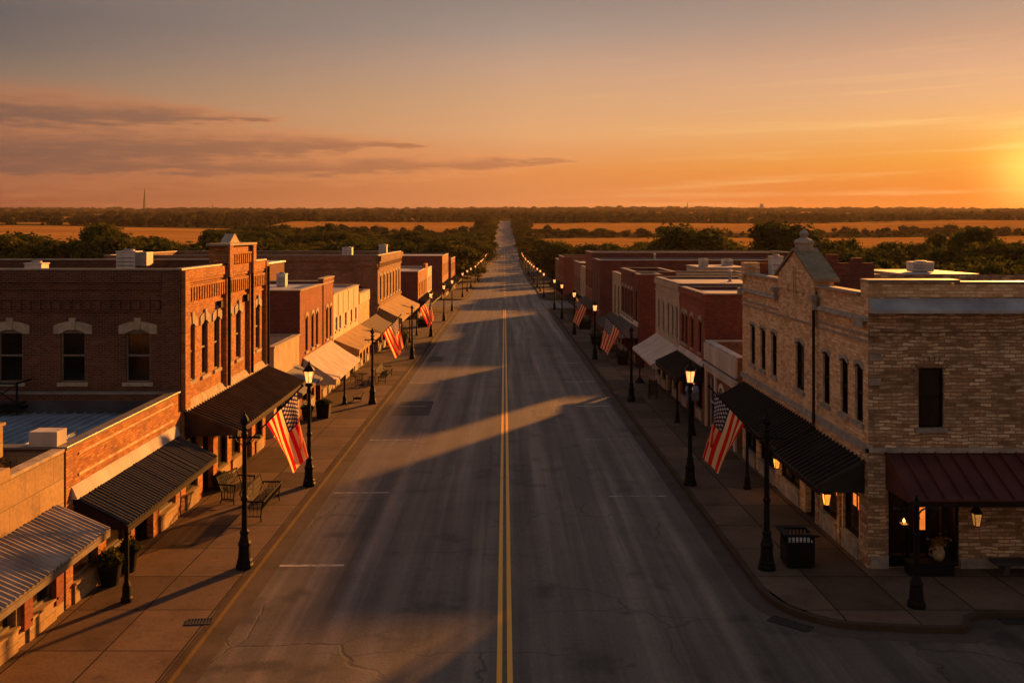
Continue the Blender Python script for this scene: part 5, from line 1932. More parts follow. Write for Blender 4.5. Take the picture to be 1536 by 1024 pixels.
planter(-10.72, 25.35, .30, .62, 'round black pot with leafy plant beneath the dark ribbed awning')
planter(-10.65, 26.4, .26, .6, 'second dark pot with leafy plant, just behind the round black one')
planter(-10.75, 35.5, .30, .42, 'low dark planter at the wall behind the iron benches', True, top=.25)
planter(-9.75, 50.3, .36, .75, 'square dark planter with plant before the white canvas awning', True, top=.35)
planter(-10.45, 49.4, .28, .6, 'smaller dark planter close to the wall beside the square one', top=.4)
planter(-9.6, 86.5, .5, .7, 'dark leafy tub under the tan awning of the corniced block', top=.9)
planter(-9.9, 90.5, .5, .7, 'bushy dark tub deeper under the tan awning of the corniced block', top=1.1)
planter(-9.4, 108.0, .7, .8, 'wide dark planter in front of the open lot', True, top=.8)
planter(8.8, 83.5, .55, .8, 'dark leafy tub before the narrow cream stucco shop', top=.9)
planter(8.6, 88.0, .5, .8, 'farther dark leafy tub before the narrow cream stucco shop', top=1.0)
planter(9.2, 73.0, .4, .7, 'dark planter under the grey awnings beyond the second right flag', True, top=.6)
planter(9.0, 105.0, .7, .8, 'wide dark planter before the large brick hall', True, top=.9)

# trash bin at the right corner
z0 = gz(26.9) + .14
r = empty('trash_bin', (8.45, 26.95, z0), 'square black slatted trash bin on the right corner', 'trash bin')
m = MB()
m.box(8.05, 8.85, 26.6, 27.3, z0 + .06, z0 + .72)
m.box(8.1, 8.8, 26.65, 27.25, z0, z0 + .058)
m.build('body', M['black_iron'], r, bevel=.02)
m = MB()
for i in range(8):
    a = 8.06 + i * .107
    m.box(a, a + .03, 26.6, 26.63, z0 + .722, z0 + .93)
    m.box(a, a + .03, 27.27, 27.3, z0 + .722, z0 + .93)
for i in range(1, 7):
    a = 26.6 + i * .1
    m.box(8.05, 8.08, a, a + .03, z0 + .722, z0 + .93)
    m.box(8.82, 8.85, a, a + .03, z0 + .722, z0 + .93)
m.build('slat_rail', M['black_iron'], r)
m = MB()
for q in ((7.95, 8.95, 26.5, 26.68), (7.95, 8.95, 27.22, 27.4), (7.95, 8.13, 26.682, 27.218), (8.77, 8.95, 26.682, 27.218)):
    m.box(*q, z0 + .932, z0 + 1.0)
m.build('lid', M['black_iron'], r, bevel=.01)
m = MB()
m.box(8.1, 8.8, 26.65, 27.25, z0 + .74, z0 + .78)
m.build('liner', M['unit_white'], r)

# planter box, flower display in front of the lit shopfront
r = empty('planter_box', (11.9, 26.2, zg - .02), 'long black planter box holding a pale flower jug before the lit shopfront', 'planter')
m = MB()
m.box(11.3, 12.55, 26.02, 26.4, zg - .02, zg + .3)
m.box(11.26, 12.59, 25.98, 26.44, zg + .302, zg + .36)
m.build('box', M['black_iron'], r, bevel=.012)
m = MB()
m.lathe((12.2, 26.25, zg + .36), [(.1, 0), (.16, .12), (.17, .25), (.12, .38), (.13, .42)], 12)
m.tube([(12.07, 26.25, zg + .7), (11.95, 26.25, zg + .66), (11.94, 26.25, zg + .52), (12.05, 26.25, zg + .46)], .025, 6)
m.build('jug', M['figure_cream'], r, smooth=True)
m = MB()
rnd = random.Random(5)
for _ in range(140):
    c = Vector((12.2 + rnd.gauss(0, .13), 26.25 + rnd.gauss(0, .08), zg + .85 + rnd.gauss(0, .09)))
    a = Vector((rnd.uniform(-1, 1), rnd.uniform(-1, 1), rnd.uniform(-.5, 1))).normalized() * .06
    b_ = a.cross(Vector((rnd.uniform(-1, 1), rnd.uniform(-1, 1), rnd.uniform(-1, 1)))).normalized() * .04
    m.poly([c - a, c + b_, c + a, c - b_])
m.build('plant', M['dry_leaves'], r)
# low stone bench on the end wall
r = empty('stone_bench', (15.2, 26.2, zg), 'low dark stone bench against the end wall at the right edge', 'bench')
m = MB()
m.box(13.7, 16.8, 26.0, 26.45, zg + .28, zg + .36)
m.build('seat', M['tar_roof'], r, bevel=.015)
for x in (14.0, 15.3, 16.5):
    m = MB()
    m.hexa([(x - .08, 26.1, zg - .1), (x + .08, 26.1, zg - .1), (x + .08, 26.35, zg - .1), (x - .08, 26.35, zg - .1), (x - .02, 26.05, zg + .279), (x + .14, 26.05, zg + .279), (x + .14, 26.4, zg + .279), (x - .02, 26.4, zg + .279)])
    m.build('leg', M['tar_roof'], r)

# mail-box like blue grey case on a post near the arched shop
y0 = 45.6
z0 = gz(y0) + .14
r = empty('post_box', (9.15, y0, z0), 'blue-grey metal box on a dark post behind the bright lantern', 'post box')
m = MB()
m.lathe((9.15, y0, z0), [(.19, 0), (.19, .12), (.14, .2), (.13, .5), (.1, .6), (.095, 1.7)], 12)
m.build('post', M['black_iron'], r)
m = MB()
m.box(8.85, 9.45, y0 - .3, y0 + .3, z0 + 1.702, z0 + 2.15)
m.tube([(8.85, y0, z0 + 2.12), (9.45, y0, z0 + 2.12)], .27, 16)
m.build('case', M['blue_grey_metal'], r, bevel=.03)

# sign stand and folding chair on the right pavement
y0 = 63.2
z0 = gz(y0) + .14
r = empty('sign_stand', (9.15, y0, z0), 'dark sign on a stand beyond the pale grey awning', 'sign')
m = MB()
m.lathe((9.15, y0, z0), [(.34, 0), (.34, .06), (.12, .3), (.05, .4), (.045, 1.0)], 10)
m.build('stand', M['black_iron'], r)
m = MB()
m.box(8.85, 9.45, y0 - .04, y0 + .04, z0 + 1.0, z0 + 2.3)
m.build('panel', M['dark_wood'], r, bevel=.02)
m = MB()
m.box(8.9, 9.4, y0 - .065, y0 - .042, z0 + 1.05, z0 + 2.25)
m.build('board', M['canvas_brown'], r)
y0 = 56.3
z0 = gz(y0) + .14
r = empty('easel_board', (8.95, y0, z0), 'dark easel board standing under the pale grey awning', 'easel')
m = MB()
for x in (8.72, 9.18):
    m.bar((x, y0 - .28, z0), (x, y0, z0 + 1.25), .04)
    m.bar((x, y0 + .28, z0), (x, y0, z0 + 1.25), .04)
m.build('frame', M['dark_wood'], r)
m = MB()
m.hexa([(8.74, y0 - .24, z0 + .25), (9.16, y0 - .24, z0 + .25), (9.16, y0 - .21, z0 + .25), (8.74, y0 - .21, z0 + .25), (8.74, y0 - .03, z0 + 1.15), (9.16, y0 - .03, z0 + 1.15), (9.16, y0, z0 + 1.15), (8.74, y0, z0 + 1.15)])
m.build('board', M['canvas_brown'], r)

# cafe sets in front of the left shops


def cafe_chair(loc, rz, label, first=[None]):
    if first[0] is None:
        r = empty('cafe_chair', (0, 0, 0))
        m = MB()
        slat_mesh(m, (-.2, -.2, .45), (-.2, .2, .45), (.2, .2, .45), (.2, -.2, .45), 5, 5)
        m.build_local('seat', M['black_iron'], r)
        m = MB()
        slat_mesh(m, (-.2, -.2, .5), (-.2, .2, .5), (-.27, .2, .9), (-.27, -.2, .9), 5, 3)
        m.build_local('backrest', M['black_iron'], r)
        for x in (-.2, .2):
            for y in (-.2, .2):
                m = MB()
                m.tube([(x * 1.15, y * 1.15, 0), (x, y, .45)] + ([(-.2, y, .5), (-.27, y, .9)] if x < 0 else []), .014, 6)
                m.build_local('leg', M['black_iron'], r)
        first[0] = r
        o = r
    else:
        o = copy_tree(first[0])
    o.location = loc
    o.rotation_euler = (0, 0, rz)
    tag(o, label, 'chair', 'cafe chairs on the left sidewalk')


def cafe_table(x, y, label):
    z = gz(y) + .14
    r = empty('cafe_table', (x, y, z), label, 'table')
    m = MB()
    m.lathe((x, y, z + .72), [(.4, 0), (.41, .015), (.4, .03)], 20)
    m.build('tabletop', M['black_iron'], r)
    m = MB()
    m.lathe((x, y, z), [(.26, 0), (.24, .03), (.04, .08), (.03, .719)], 10)
    m.build('pedestal', M['black_iron'], r)


cafe_table(-9.5, 62.2, 'round black cafe table under the tan awning of the white shop')
cafe_table(-9.7, 83.8, 'round black cafe table under the tan awning of the corniced block')
for x, y, rz, lab in ((-9.5, 61.2, 1.5, 'black wire chair on the camera side of the nearer cafe table'), (-8.9, 62.6, 3.3, 'black wire chair on the kerb side of the nearer cafe table'), (-10.1, 63.0, -.6, 'black wire chair on the wall side of the nearer cafe table'),
                      (-9.1, 84.3, 3.2, 'black wire chair on the kerb side of the farther cafe table'), (-9.8, 82.9, 1.5, 'black wire chair on the camera side of the farther cafe table')):
    cafe_chair((x, y, gz(y) + .14), rz, lab)
# little fallen branch-like bird bath on the pavement: a low hose reel stand by the awning post
y0 = 55.6
z0 = gz(y0) + .14
r = empty('hose_reel', (-8.75, y0, z0), 'small dark hose reel on the sidewalk by the white awning post', 'hose reel')
m = MB()
m.tube([(-9.0, y0, z0 + .17), (-8.5, y0, z0 + .17)], .07, 10)
for x in (-8.98, -8.52):
    m.tube([(x - .02, y0, z0 + .17), (x + .02, y0, z0 + .17)], .17, 12)
m.build('drum', M['black_iron'], r)
m = MB()
m.bar((-8.55, y0, z0 + .17), (-8.42, y0, z0 + .5), .03)
m.bar((-8.48, y0 - .12, z0 + .5), (-8.36, y0 + .12, z0 + .5), .03)
m.build('handle', M['black_iron'], r)


# parked cars and brick pier far down the street
def car(x, y, mat, label, first={}):
    r = empty('parked_car', (x, y, gz(y)), label, 'car', 'parked cars far down the right side')
    z = gz(y)
    m = MB()
    prof = [(-2.1, .35), (2.1, .35), (2.15, .75), (1.2, .9), (.6, 1.42), (-1.1, 1.42), (-1.7, .95), (-2.15, .85)]
    a = [(x - .85, y + u, z + h) for u, h in prof]
    c = [(x + .85, y + u, z + h) for u, h in prof]
    m.poly(a)
    m.poly(c[::-1])
    for i in range(8):
        j = (i + 1) % 8
        m.poly([a[i], a[j], c[j], c[i]])
    m.build('body', M[mat], r, bevel=.06)
    m = MB()
    for u0, u1, h0, h1 in ((-1.62, -1.14, 1.0, 1.36), (.68, 1.1, 1.34, .98)):
        m.poly([(x - .7, y + u0 - .01 * (1 if u0 < 0 else -1), z + h0 + .02), (x + .7, y + u0 - .01 * (1 if u0 < 0 else -1), z + h0 + .02), (x + .7, y + u1 - .01, z + h1 + .02), (x - .7, y + u1 - .01, z + h1 + .02)])
    for s in (-1, 1):
        m.poly([(x + s * .855, y - 1.25, z + 1.0), (x + s * .855, y + .9, z + 1.0), (x + s * .855, y + .5, z + 1.34), (x + s * .855, y - 1.0, z + 1.34)])
    m.build('window', M['dark_glass'], r)
    for s in (-1, 1):
        for u in (-1.35, 1.35):
            m = MB()
            m.tube([(x + s * .7, y + u, z + .32), (x + s * .88, y + u, z + .32)], .32, 14)
            m.build('wheel', M['tyre_rubber'], r)


car(12.6, 560, 'car_white', 'white parked car far down the right side, nearer of two')
car(11.6, 590, 'car_white', 'white parked car far down the right side, farther of two')
r = empty('brick_pier', (17.5, 575, gz(575)), 'tall red brick gate pier far down the right side', 'pier')
m = MB()
m.box(16.7, 18.3, 574.2, 575.8, gz(575) - .5, gz(575) + 7)
m.build('shaft', M['red_brick'], r)
m = MB()
m.box(16.5, 18.5, 574, 576, gz(575) + 7.002, gz(575) + 7.6)
m.build('cap', M['stone_trim'], r)


# ---------------------------------------------------------------- trees
def quads(cent, half_a, half_b):
    n = len(cent)
    v = np.empty((n, 4, 3))
    v[:, 0] = cent - half_a
    v[:, 1] = cent + half_b
    v[:, 2] = cent + half_a
    v[:, 3] = cent - half_b
    return v.reshape(-1, 3)


def quad_mesh(name, v, mat):
    n = len(v) // 4
    me = bpy.data.meshes.new(name)
    me.vertices.add(n * 4)
    me.vertices.foreach_set('co', v.ravel())
    me.loops.add(n * 4)
    me.loops.foreach_set('vertex_index', np.arange(n * 4, dtype=np.int32))
    me.polygons.add(n)
    me.polygons.foreach_set('loop_start', np.arange(0, n * 4, 4, dtype=np.int32))
    me.update()
    me.materials.append(mat)
    return me


def rdir(rg, n, up=0.0):
    d = rg.normal(size=(n, 3))
    d[:, 2] += up
    return d / np.linalg.norm(d, axis=1, keepdims=True)


def crown_pts(rg, n, lobes):
    """leaf centres in a set of ellipsoid lobes (x,y,z,r,rz), thick near their skins"""
    L = np.array(lobes)
    w = L[:, 3] ** 2
    k = rg.choice(len(L), n, p=w / w.sum())
    d = rdir(rg, n, .15)
    rad = rg.random(n) ** .38 * (1 + .14 * rg.normal(size=n))
    p = d * rad[:, None] * L[k, 3][:, None]
    p[:, 2] *= (L[k, 4] / L[k, 3])
    return L[k, :3] + p, d


def facing(rg, d, jit):
    n = d + jit * rg.normal(size=d.shape)
    n /= np.linalg.norm(n, axis=1, keepdims=True)
    a = np.cross(rdir(rg, len(d)), n)
    a /= np.linalg.norm(a, axis=1, keepdims=True) + 1e-6
    return a, np.cross(n, a)


def tree_proto(seed, h=10.0, w=9.0, nleaf=6500, leaf=.30, low=.22):
    rg = np.random.default_rng(seed)
    lobes = []
    nl = 15
    for i in range(nl):
        th = rg.random() * 6.283
        q = rg.random() ** .6
        zz = low + (1 - low) * (.25 + .62 * rg.random())
        env = math.sin(math.pi * min(1, max(.05, (zz - low * .5) / (1.04 - low * .5)))) ** .6
        rr = q * w * .36 * env
        rad = w * (.14 + .11 * rg.random())
        lobes.append((rr * math.cos(th), rr * math.sin(th), h * zz - rad * .3, rad, rad * .78))
    lobes.append((0, 0, h * .62, w * .26, h * .26))
    c, d = crown_pts(rg, nleaf, lobes)
    sz = leaf * (.6 + .8 * rg.random(nleaf))
    a, b_ = facing(rg, d, .55)
    v = quads(c, a * sz[:, None], b_ * (sz * .62)[:, None])
    crown = quad_mesh('crown', v, M['tree_leaves'])
    m = MB()
    m.tube([(0, 0, -.6), (.05, .02, h * .2), (-.05, .05, h * .45), (.02, 0, h * .75)], [h * .035, h * .026, h * .018, h * .006], 8)
    for lx, ly, lz, rad, _ in lobes[:9]:
        z0 = h * (.18 + .25 * rg.random())
        m.tube([(0, 0, z0), (lx * .5, ly * .5, (z0 + lz) / 2 + .1), (lx, ly, lz)], [h * .014, h * .009, h * .003], 6)
    me = bpy.data.meshes.new('trunk')
    me.from_pydata(m.v, [], m.f)
    me.materials.append(M['bark'])
    return crown, me


PROTO = [tree_proto(1), tree_proto(2, w=10.5), tree_proto(3, w=8, low=.15), tree_proto(4, w=11, low=.15), tree_proto(5, w=7.5, low=.1), tree_proto(6, w=12, low=.1)]
PW = [9, 10.5, 8, 11, 7.5, 12]


def tree(x, y, h, w, label, group=None, k=None, cat='tree'):
    k = random.randrange(6) if k is None else k
    z = float(terr(np.array(x), np.array(y)))
    r = empty('tree', (x, y, z - .1), label, cat, group, random.uniform(0, 6.28))
    s = w / PW[k]
    r.scale = (s, s, h / 10.0)
    for nm, me in (('trunk', PROTO[k][1]), ('crown', PROTO[k][0])):
        o = bpy.data.objects.new(nm, me)
        COL.objects.link(o)
        o.parent = r
    return r


def ptree(xp, yt, wp, d, label, group=None, k=None):
    """tree given by photo column, top row, width in photo pixels and distance"""
    x = (xp - 757) * d / 1400
    ztop = 9.3 - (yt - 347) * d / 1400
    z = float(terr(np.array(x), np.array(float(d))))
    return tree(x, d, max(3.5, (ztop - z) * 1.1), 1.22 * wp * d / 1400, label, group, k)


GTL, GTR = 'trees behind the left shops', 'trees behind the right shops'
NAMED = [
    (150, 346, 110, 185, 'largest dark tree on the left, rising above the orange block roof', 3),
    (38, 358, 80, 200, 'rounded tree at the far left edge', 1),
    (250, 363, 34, 235, 'small round tree alone against the golden field on the left', 0),
    (320, 350, 46, 255, 'upright dark tree between the golden field and the left-hand wood', 2),
    (1040, 346, 112, 185, 'broad tree left of the stone gable finial', 1),
    (1172, 344, 122, 180, 'broad dark tree right behind the stone gable finial', 3),
    (1268, 362, 44, 205, 'small round tree before the right-hand golden field', 0),
    (1462, 344, 74, 165, 'tallest tree at the right, dark against the sunset haze', 2),
    (1396, 354, 36, 190, 'slim tree left of the tallest right-hand tree', 4),
    (1500, 388, 135, 125, 'broad low tree filling the right edge behind the white building', 5),
]
for xp, yt, wp, d, lab, k in NAMED:
    ptree(xp, yt - 5, wp * 1.08, d, lab, GTL if xp < 757 else GTR, k)
random.seed(21)
fill = []
LL = 'leafy tree in the dense green wood beyond the left-hand shops'
LR = 'leafy tree in the dense green wood beyond the right-hand shops'
for xp in range(-60, 330, 26):
    fill.append((xp + random.uniform(-9, 9), random.uniform(355, 371), random.uniform(65, 108), random.uniform(165, 230), 'low leafy tree in the row below the golden field at left'))
for xp in range(345, 720, 19):
    fill.append((xp + random.uniform(-8, 8), random.uniform(357, 370), random.uniform(58, 84), random.uniform(225, 300), LL))
for xp in range(340, 735, 17):
    fill.append((xp + random.uniform(-8, 8), (random.uniform(349, 358) if xp > 540 else random.uniform(343, 354)), random.uniform(42, 66), random.uniform(330, 430), LL))
for xp in range(330, 742, 17):
    fill.append((xp + random.uniform(-8, 8), (random.uniform(345, 351) if xp > 540 else random.uniform(336, 344)), random.uniform(30, 46), random.uniform(480, 600), LL))
for xp in range(795, 1000, 15):
    fill.append((xp + random.uniform(-7, 7), random.uniform(364, 374) if xp > 830 else random.uniform(358, 368), random.uniform(38, 60), random.uniform(230, 330), LR))
for xp in range(786, 930, 12):
    fill.append((xp + random.uniform(-6, 6), random.uniform(342, 347), random.uniform(18, 32), random.uniform(690, 750), 'small distant tree between two golden fields right of the road'))
for xp in range(930, 1120, 24):
    fill.append((xp + random.uniform(-9, 9), random.uniform(357, 373), random.uniform(55, 90), random.uniform(190, 240), LR))
for xp in range(1215, 1640, 24):
    fill.append((xp + random.uniform(-9, 9), random.uniform(361, 379), random.uniform(70, 115), random.uniform(140, 200), 'low leafy tree in the thicket behind the stone building'))
for xp in range(1300, 1600, 38):
    fill.append((xp + random.uniform(-9, 9), random.uniform(392, 404), random.uniform(70, 100), random.uniform(105, 130), 'low leafy tree in the thicket behind the stone building'))
# street trees close beside the far road
for d in list(range(222, 470, 16)) + list(range(475, 1130, 34)):
    if d > 470:
        for s_ in (-1, 1):
            fill.append((757 + s_ * random.uniform(11.5, 14) * 1400 / d, 347 + (9.3 - gz(d) - random.uniform(4, 6)) * 1400 / d, random.uniform(9, 13) * 1400 / d, d + 15, 'roadside tree lining the far ' + ('left' if s_ < 0 else 'right') + ' kerb past the last shops'))
    fill.append((757 - random.uniform(13, 17) * 1400 / d, 347 + (9.3 - gz(d) - random.uniform(6.2, 8.2)) * 1400 / d, random.uniform(7, 9.5) * 1400 / d, d, 'roadside tree lining the far left kerb past the last shops'))
    fill.append((757 + random.uniform(13, 17) * 1400 / d, 347 + (9.3 - gz(d) - random.uniform(6.2, 8.2)) * 1400 / d, random.uniform(7, 9.5) * 1400 / d, d + 5, 'roadside tree lining the far right kerb past the last shops'))
for xp, yt, wp, d, lab in fill:
    x = (xp - 757) * d / 1400
    if abs(x) < 11.5:
        x = math.copysign(13, x)
        xp = 757 + x * 1400 / d
    ptree(xp, yt, wp, d, lab, (GTL if xp < 757 else GTR) + (', ' + lab.split(' ')[0] + ' ones'))

# ---------------------------------------------------------------- fields and distant woodland
FIELDS = [
    ([(-1500, 505), (-165, 520), (-255, 880), (-1500, 900)], 'field'),
    ([(-230, 790), (-24, 790), (-26, 1085), (-250, 1095)], 'field'),
    ([(-640, 1180), (-380, 1170), (-370, 1270), (-680, 1290)], 'field'),
    ([(20, 535), (260, 520), (900, 515), (900, 690), (300, 680), (22, 665)], 'field'),
    ([(22, 780), (400, 790), (1300, 775), (1300, 1090), (22, 1070)], 'field'),
    ([(-900, 1500), (-250, 1480), (-260, 1620), (-900, 1640)], 'field'),
    ([(180, 1450), (1100, 1480), (1100, 1640), (160, 1600)], 'field'),
    ([(-1300, 935), (-420, 930), (-420, 985), (-1300, 995)], 'field'),
    ([(-560, 1320), (-120, 1300), (-120, 1390), (-600, 1400)], 'field'),
    ([(60, 1250), (700, 1240), (700, 1330), (60, 1320)], 'field'),
    ([(-1700, 2100), (-700, 2050), (-700, 2260), (-1700, 2300)], 'field'),
    ([(300, 2200), (1700, 2150), (1700, 2420), (300, 2400)], 'field'),
]


def field(pts):
    P = np.array(pts, float)
    ya, yb = P[:, 1].min(), P[:, 1].max()
    n = 40
    m_ = 30
    vs, fs = [], []
    for j in range(n + 1):
        for i in range(m_ + 1):
            s, t = i / m_, j / n
            lo = P[0] * (1 - s) + P[1] * s
            hi = P[-1] * (1 - s) + P[2 if len(P) == 4 else -2] * s if len(P) == 4 else None
            if hi is None:
                k = len(P) // 2
                low_, up_ = P[:k], P[k:][::-1]
                f_ = lambda Q: np.array([np.interp(s, np.linspace(0, 1, len(Q)), Q[:, 0]), np.interp(s, np.linspace(0, 1, len(Q)), Q[:, 1])])
                lo, hi = f_(low_), f_(up_)
            p = lo * (1 - t) + hi * t
            edge = 0 if (i in (0, m_) or j in (0, n)) else 1
            z = float(terr(p[0], p[1])) + (.85 * edge + .02) * (1 if p[1] < 1300 else 1.6)
            vs.append((p[0], p[1], z))
    for j in range(n):
        for i in range(m_):
            q = j * (m_ + 1) + i
            fs.append((q, q + 1, q + m_ + 2, q + m_ + 1))
    me = bpy.data.meshes.new('wheat_field')
    me.from_pydata(vs, [], fs)
    me.materials.append(M['wheat'])
    me.polygons.foreach_set('use_smooth', [True] * len(me.polygons))
    o = bpy.data.objects.new('wheat_field', me)
    COL.objects.link(o)
    o['kind'] = 'structure'


for pts, _ in FIELDS:
    field(pts)


def inpoly(x, y, P):
    ins = np.zeros(len(x), bool)
    n = len(P)
    for i in range(n):
        x0, y0 = P[i]
        x1, y1 = P[(i + 1) % n]
        c = ((y0 > y) != (y1 > y)) & (x < (x1 - x0) * (y - y0) / (y1 - y0 + 1e-9) + x0)
        ins ^= c
    return ins


def woodland():
    rg = np.random.default_rng(77)
    out, balls = [], []
    import bmesh
    bm = bmesh.new()
    bmesh.ops.create_icosphere(bm, subdivisions=1, radius=1)
    bm.verts.ensure_lookup_table()
    BALL = (np.array([v.co[:] for v in bm.verts]), np.array([[v.index for v in f.verts] for f in bm.faces]))
    bm.free()
    for (y0, y1, xm, n, ht, wd, nl, lf) in ((640, 1250, 1000, 7200, 6.2, 8.5, 40, .8), (1250, 2200, 1700, 9000, 6.5, 10, 14, 1.2), (2200, 4250, 3400, 12000, 7, 17, 10, 1.9)):
        y = rg.uniform(y0, y1, n)
        x = rg.uniform(-1, 1, n) * (xm * (.45 + .55 * y / y1))
        keep = (np.abs(x) > 15) | (y > 1165)
        for P, _ in FIELDS:
            keep &= ~inpoly(x, y, P)
        cl = np.sin(x * .011 + y * .004) + np.sin(x * .004 - y * .013 + 2) + .8 * np.sin(x * .031 + y * .023)
        keep &= cl + rg.normal(size=n) * .55 > (-1.1 if y0 < 1000 else -.7)
        keep &= ~((x < -150) & (y < 905) & (y > 480))
        hs = np.where((x > 15) & (y < 790), .62, 1.0)
        x, y = x[keep], y[keep]
        k = len(x)
        s = (.45 + 1.25 * rg.random(k) ** 1.6) * hs[keep] * (1 + .22 * np.sin(x * .021 + y * .017))
        z = terr(x, y)
        # solid leafy masses: lumpy ball per tree with a few loose sprays
        T, TF = BALL
        V = T[None] * (.86 + .2 * rg.normal(size=(k, len(T), 1)))
        H = ht * s
        W = wd * s * .5
        V = V * np.stack([W * rg.uniform(.8, 1.25, k), W * rg.uniform(.8, 1.25, k), H * .5], 1)[:, None]
        V[:, :, 0] += x[:, None]
        V[:, :, 1] += y[:, None]
        V[:, :, 2] += (z + H * .46)[:, None]
        Fq = (TF[None] + (np.arange(k) * len(T))[:, None, None]).reshape(-1, 3)
        balls.append((V.reshape(-1, 3), Fq))
        idx = np.repeat(np.arange(k), nl)
        N = len(idx)
        d = rdir(rg, N, .25)
        c = np.stack([x[idx] + d[:, 0] * W[idx], y[idx] + d[:, 1] * W[idx], z[idx] + H[idx] * .5 + d[:, 2] * H[idx] * .52], 1)
        a, b_ = facing(rg, d, .3)
        sz = lf * .6 * rg.uniform(.6, 1.4, N)
        out.append(quads(c, a * sz[:, None], b_ * (sz * .6)[:, None]))
    # scrub along the foot of the near woods and along the field edges
    n = 5200
    y = rg.uniform(150, 640, n)
    x = rg.choice([-1, 1], n) * rg.uniform(20, 330, n) * (.35 + .65 * y / 640)
    keep = (np.abs(x) > 34) | (y > 215)
    for P, _ in FIELDS:
        keep &= ~inpoly(x, y, P)
    yr = rg.uniform(430, 1165, 1500)
    xr = rg.choice([-1, 1], 1500) * rg.uniform(9.5, 22, 1500)
    x, y = np.concatenate([x[keep], xr]), np.concatenate([y[keep], yr])
    k = len(x)
    nl = 26
    idx = np.repeat(np.arange(k), nl)
    N = len(idx)
    d = rdir(rg, N, .3)
    s = rg.uniform(.5, 1.3, k)[idx]
    z = terr(x, y)[idx]
    c = np.stack([x[idx] + d[:, 0] * 2.2 * s, y[idx] + d[:, 1] * 2.2 * s, z + 1.1 * s + d[:, 2] * 1.3 * s], 1)
    a, b_ = facing(rg, d, .5)
    sz = .45 * rg.uniform(.6, 1.4, N)
    scrub = quads(c, a * sz[:, None], b_ * (sz * .6)[:, None])
    qv = np.concatenate(out)
    bv, bf, off = [], [], 0
    for v_, f_ in balls:
        bv.append(v_)
        bf.append(f_ + off)
        off += len(v_)
    bv, bf = np.concatenate(bv), np.concatenate(bf)
    nq, nt, nb = len(qv) // 4, len(bf), len(bv)
    me = bpy.data.meshes.new('distant_woodland')
    me.vertices.add(nb + nq * 4)
    me.vertices.foreach_set('co', np.concatenate([bv, qv]).ravel())
    me.loops.add(nt * 3 + nq * 4)
    me.loops.foreach_set('vertex_index', np.concatenate([bf.ravel(), nb + np.arange(nq * 4)]).astype(np.int32))
    me.polygons.add(nt + nq)
    me.polygons.foreach_set('loop_start', np.concatenate([np.arange(nt) * 3, nt * 3 + np.arange(nq) * 4]).astype(np.int32))
    me.polygons.foreach_set('use_smooth', np.ones(nt + nq, bool))
    me.update()
    me.materials.append(M['wood_leaves'])
    o = bpy.data.objects.new('distant_woodland', me)
    COL.objects.link(o)
    tag(o, 'hazy belts of dark woodland stretching to the horizon', 'woodland', kind='stuff')
    me = quad_mesh('undergrowth', scrub, M['tree_leaves'])
    o = bpy.data.objects.new('undergrowth', me)
    COL.objects.link(o)
    tag(o, 'scrubby green undergrowth between the trees and the golden fields', 'undergrowth', kind='stuff')


woodland()

# dry shrub on the near stone roof
r = empty('roof_shrub', (-12.7, 22.3, 3.05), 'dry brown shrub growing on the near stone shop roof', 'shrub')
rg = np.random.default_rng(9)
N = 3200
d = rdir(rg, N, .4)
rad = rg.random(N) ** .5
c = np.stack([-12.75 + d[:, 0] * rad * 1.05, 22.1 + d[:, 1] * rad * 1.1, 3.3 + np.abs(d[:, 2]) * rad * .95], 1)
a = rdir(rg, N)
b_ = np.cross(a, rdir(rg, N))
b_ /= np.linalg.norm(b_, axis=1, keepdims=True) + 1e-6
me = quad_mesh('foliage', quads(c, a * .055, b_ * .024) - np.array(r.location), M['dry_leaves'])
o = bpy.data.objects.new('foliage', me)
COL.objects.link(o)
o.parent = r
m = MB()
rnd = random.Random(3)
for _ in range(26):
    th = rnd.uniform(0, 6.28)
    m.bar((-12.75, 22.1, 3.0), (-12.75 + math.cos(th) * rnd.uniform(.3, .9), 22.1 + math.sin(th) * rnd.uniform(.3, .9), 3.6 + rnd.uniform(0, .75)), .015)
m.build('branch', M['bark'], r)


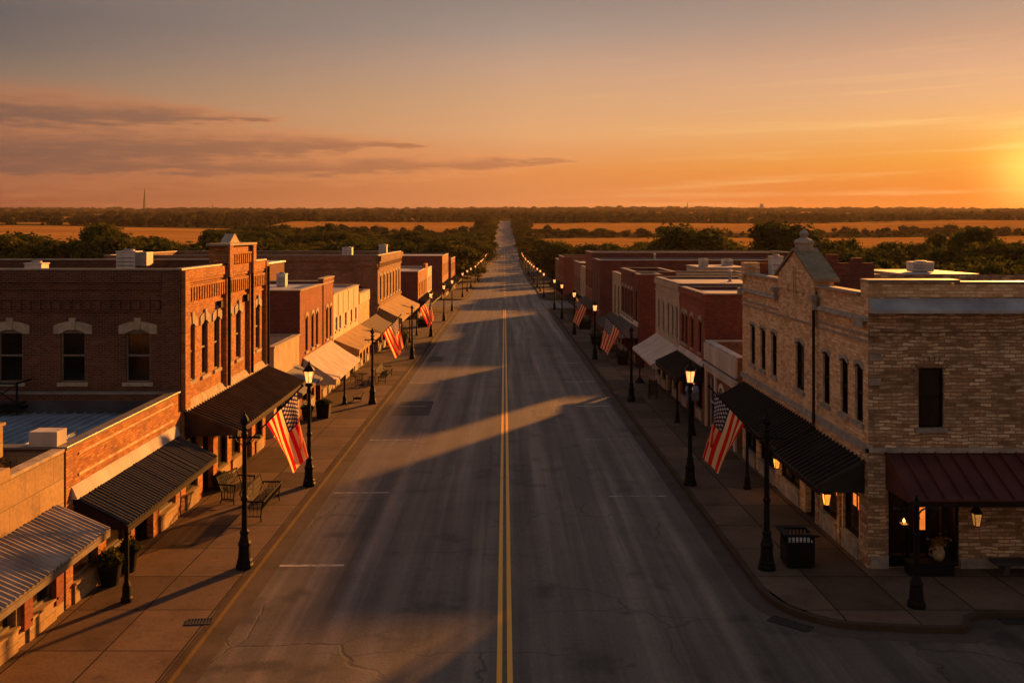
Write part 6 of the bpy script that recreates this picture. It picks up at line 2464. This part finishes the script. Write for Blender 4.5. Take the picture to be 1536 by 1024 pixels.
# masts on the horizon
def mast(xp, yt, d, label, wd):
    x = (xp - 757) * d / 1400
    z0 = float(terr(np.array(x), np.array(float(d)))) - 1
    z1 = 9.3 - (yt - 347) * d / 1400
    r = empty('radio_mast', (x, d, z0), label, 'mast')
    m = MB()
    for sx, sy in ((-1, -1), (1, -1), (0, 1)):
        m.bar((x + sx * wd, d + sy * wd, z0), (x + sx * wd * .2, d + sy * wd * .2, z1 * .86 + z0 * .14), wd * .42)
    n = 9
    for i in range(n):
        t0, t1 = i / n * .86, (i + 1) / n * .86
        w0, w1 = wd * (1 - .93 * t0), wd * (1 - .93 * t1)
        m.bar((x - w0, d - w0, z0 + (z1 - z0) * t0), (x + w1, d - w1, z0 + (z1 - z0) * t1), wd * .25)
        m.bar((x + w0, d - w0, z0 + (z1 - z0) * t0), (x - w1, d - w1, z0 + (z1 - z0) * t1), wd * .25)
    m.build('lattice', M['black_iron'], r)
    m = MB()
    m.tube([(x, d, z0 + (z1 - z0) * .84), (x, d, z1)], wd * .3, 6)
    m.build('antenna', M['black_iron'], r)


mast(217, 284, 3300, 'tall lattice radio mast on the left horizon', 4.2)
mast(319, 304, 3600, 'short thin mast right of the tall radio mast', 1.8)
mast(1031, 303, 3600, 'thin mast on the right horizon', 1.8)
r = empty('grain_elevator', ((1142 - 757) * 3600 / 1400, 3600, 90), 'tiny blocky grain elevator on the right horizon', 'grain elevator')
x = r.location.x
m = MB()
m.box(x - 16, x + 16, 3590, 3610, 85, 9.3 + (347 - 311) * 3600 / 1400)
m.build('silo_block', M['grey_stone'], r)
m = MB()
m.box(x - 4, x + 6, 3594, 3606, 9.3 + (347 - 311) * 3600 / 1400 + .01, 9.3 + (347 - 306) * 3600 / 1400)
m.build('head_house', M['grey_stone'], r)

# ---------------------------------------------------------------- the evening haze
HAZE = 4.6e-5
hz = MB()
hz.box(-6500, 6500, -700, 6200, -9, 190)
mt = bpy.data.materials.new('haze')
mt.use_nodes = True
t = NT(mt.node_tree)
t.n.clear()
out = t.node('ShaderNodeOutputMaterial')
pv = t.node('ShaderNodeVolumePrincipled')
pv.inputs['Color'].default_value = (.62, .50, .40, 1)
pv.inputs['Density'].default_value = HAZE
pv.inputs["Anisotropy"].default_value = .3
t.l.new(pv.outputs[0], out.inputs['Volume'])
ho = hz.build('haze', mt)
ho['kind'] = 'stuff'
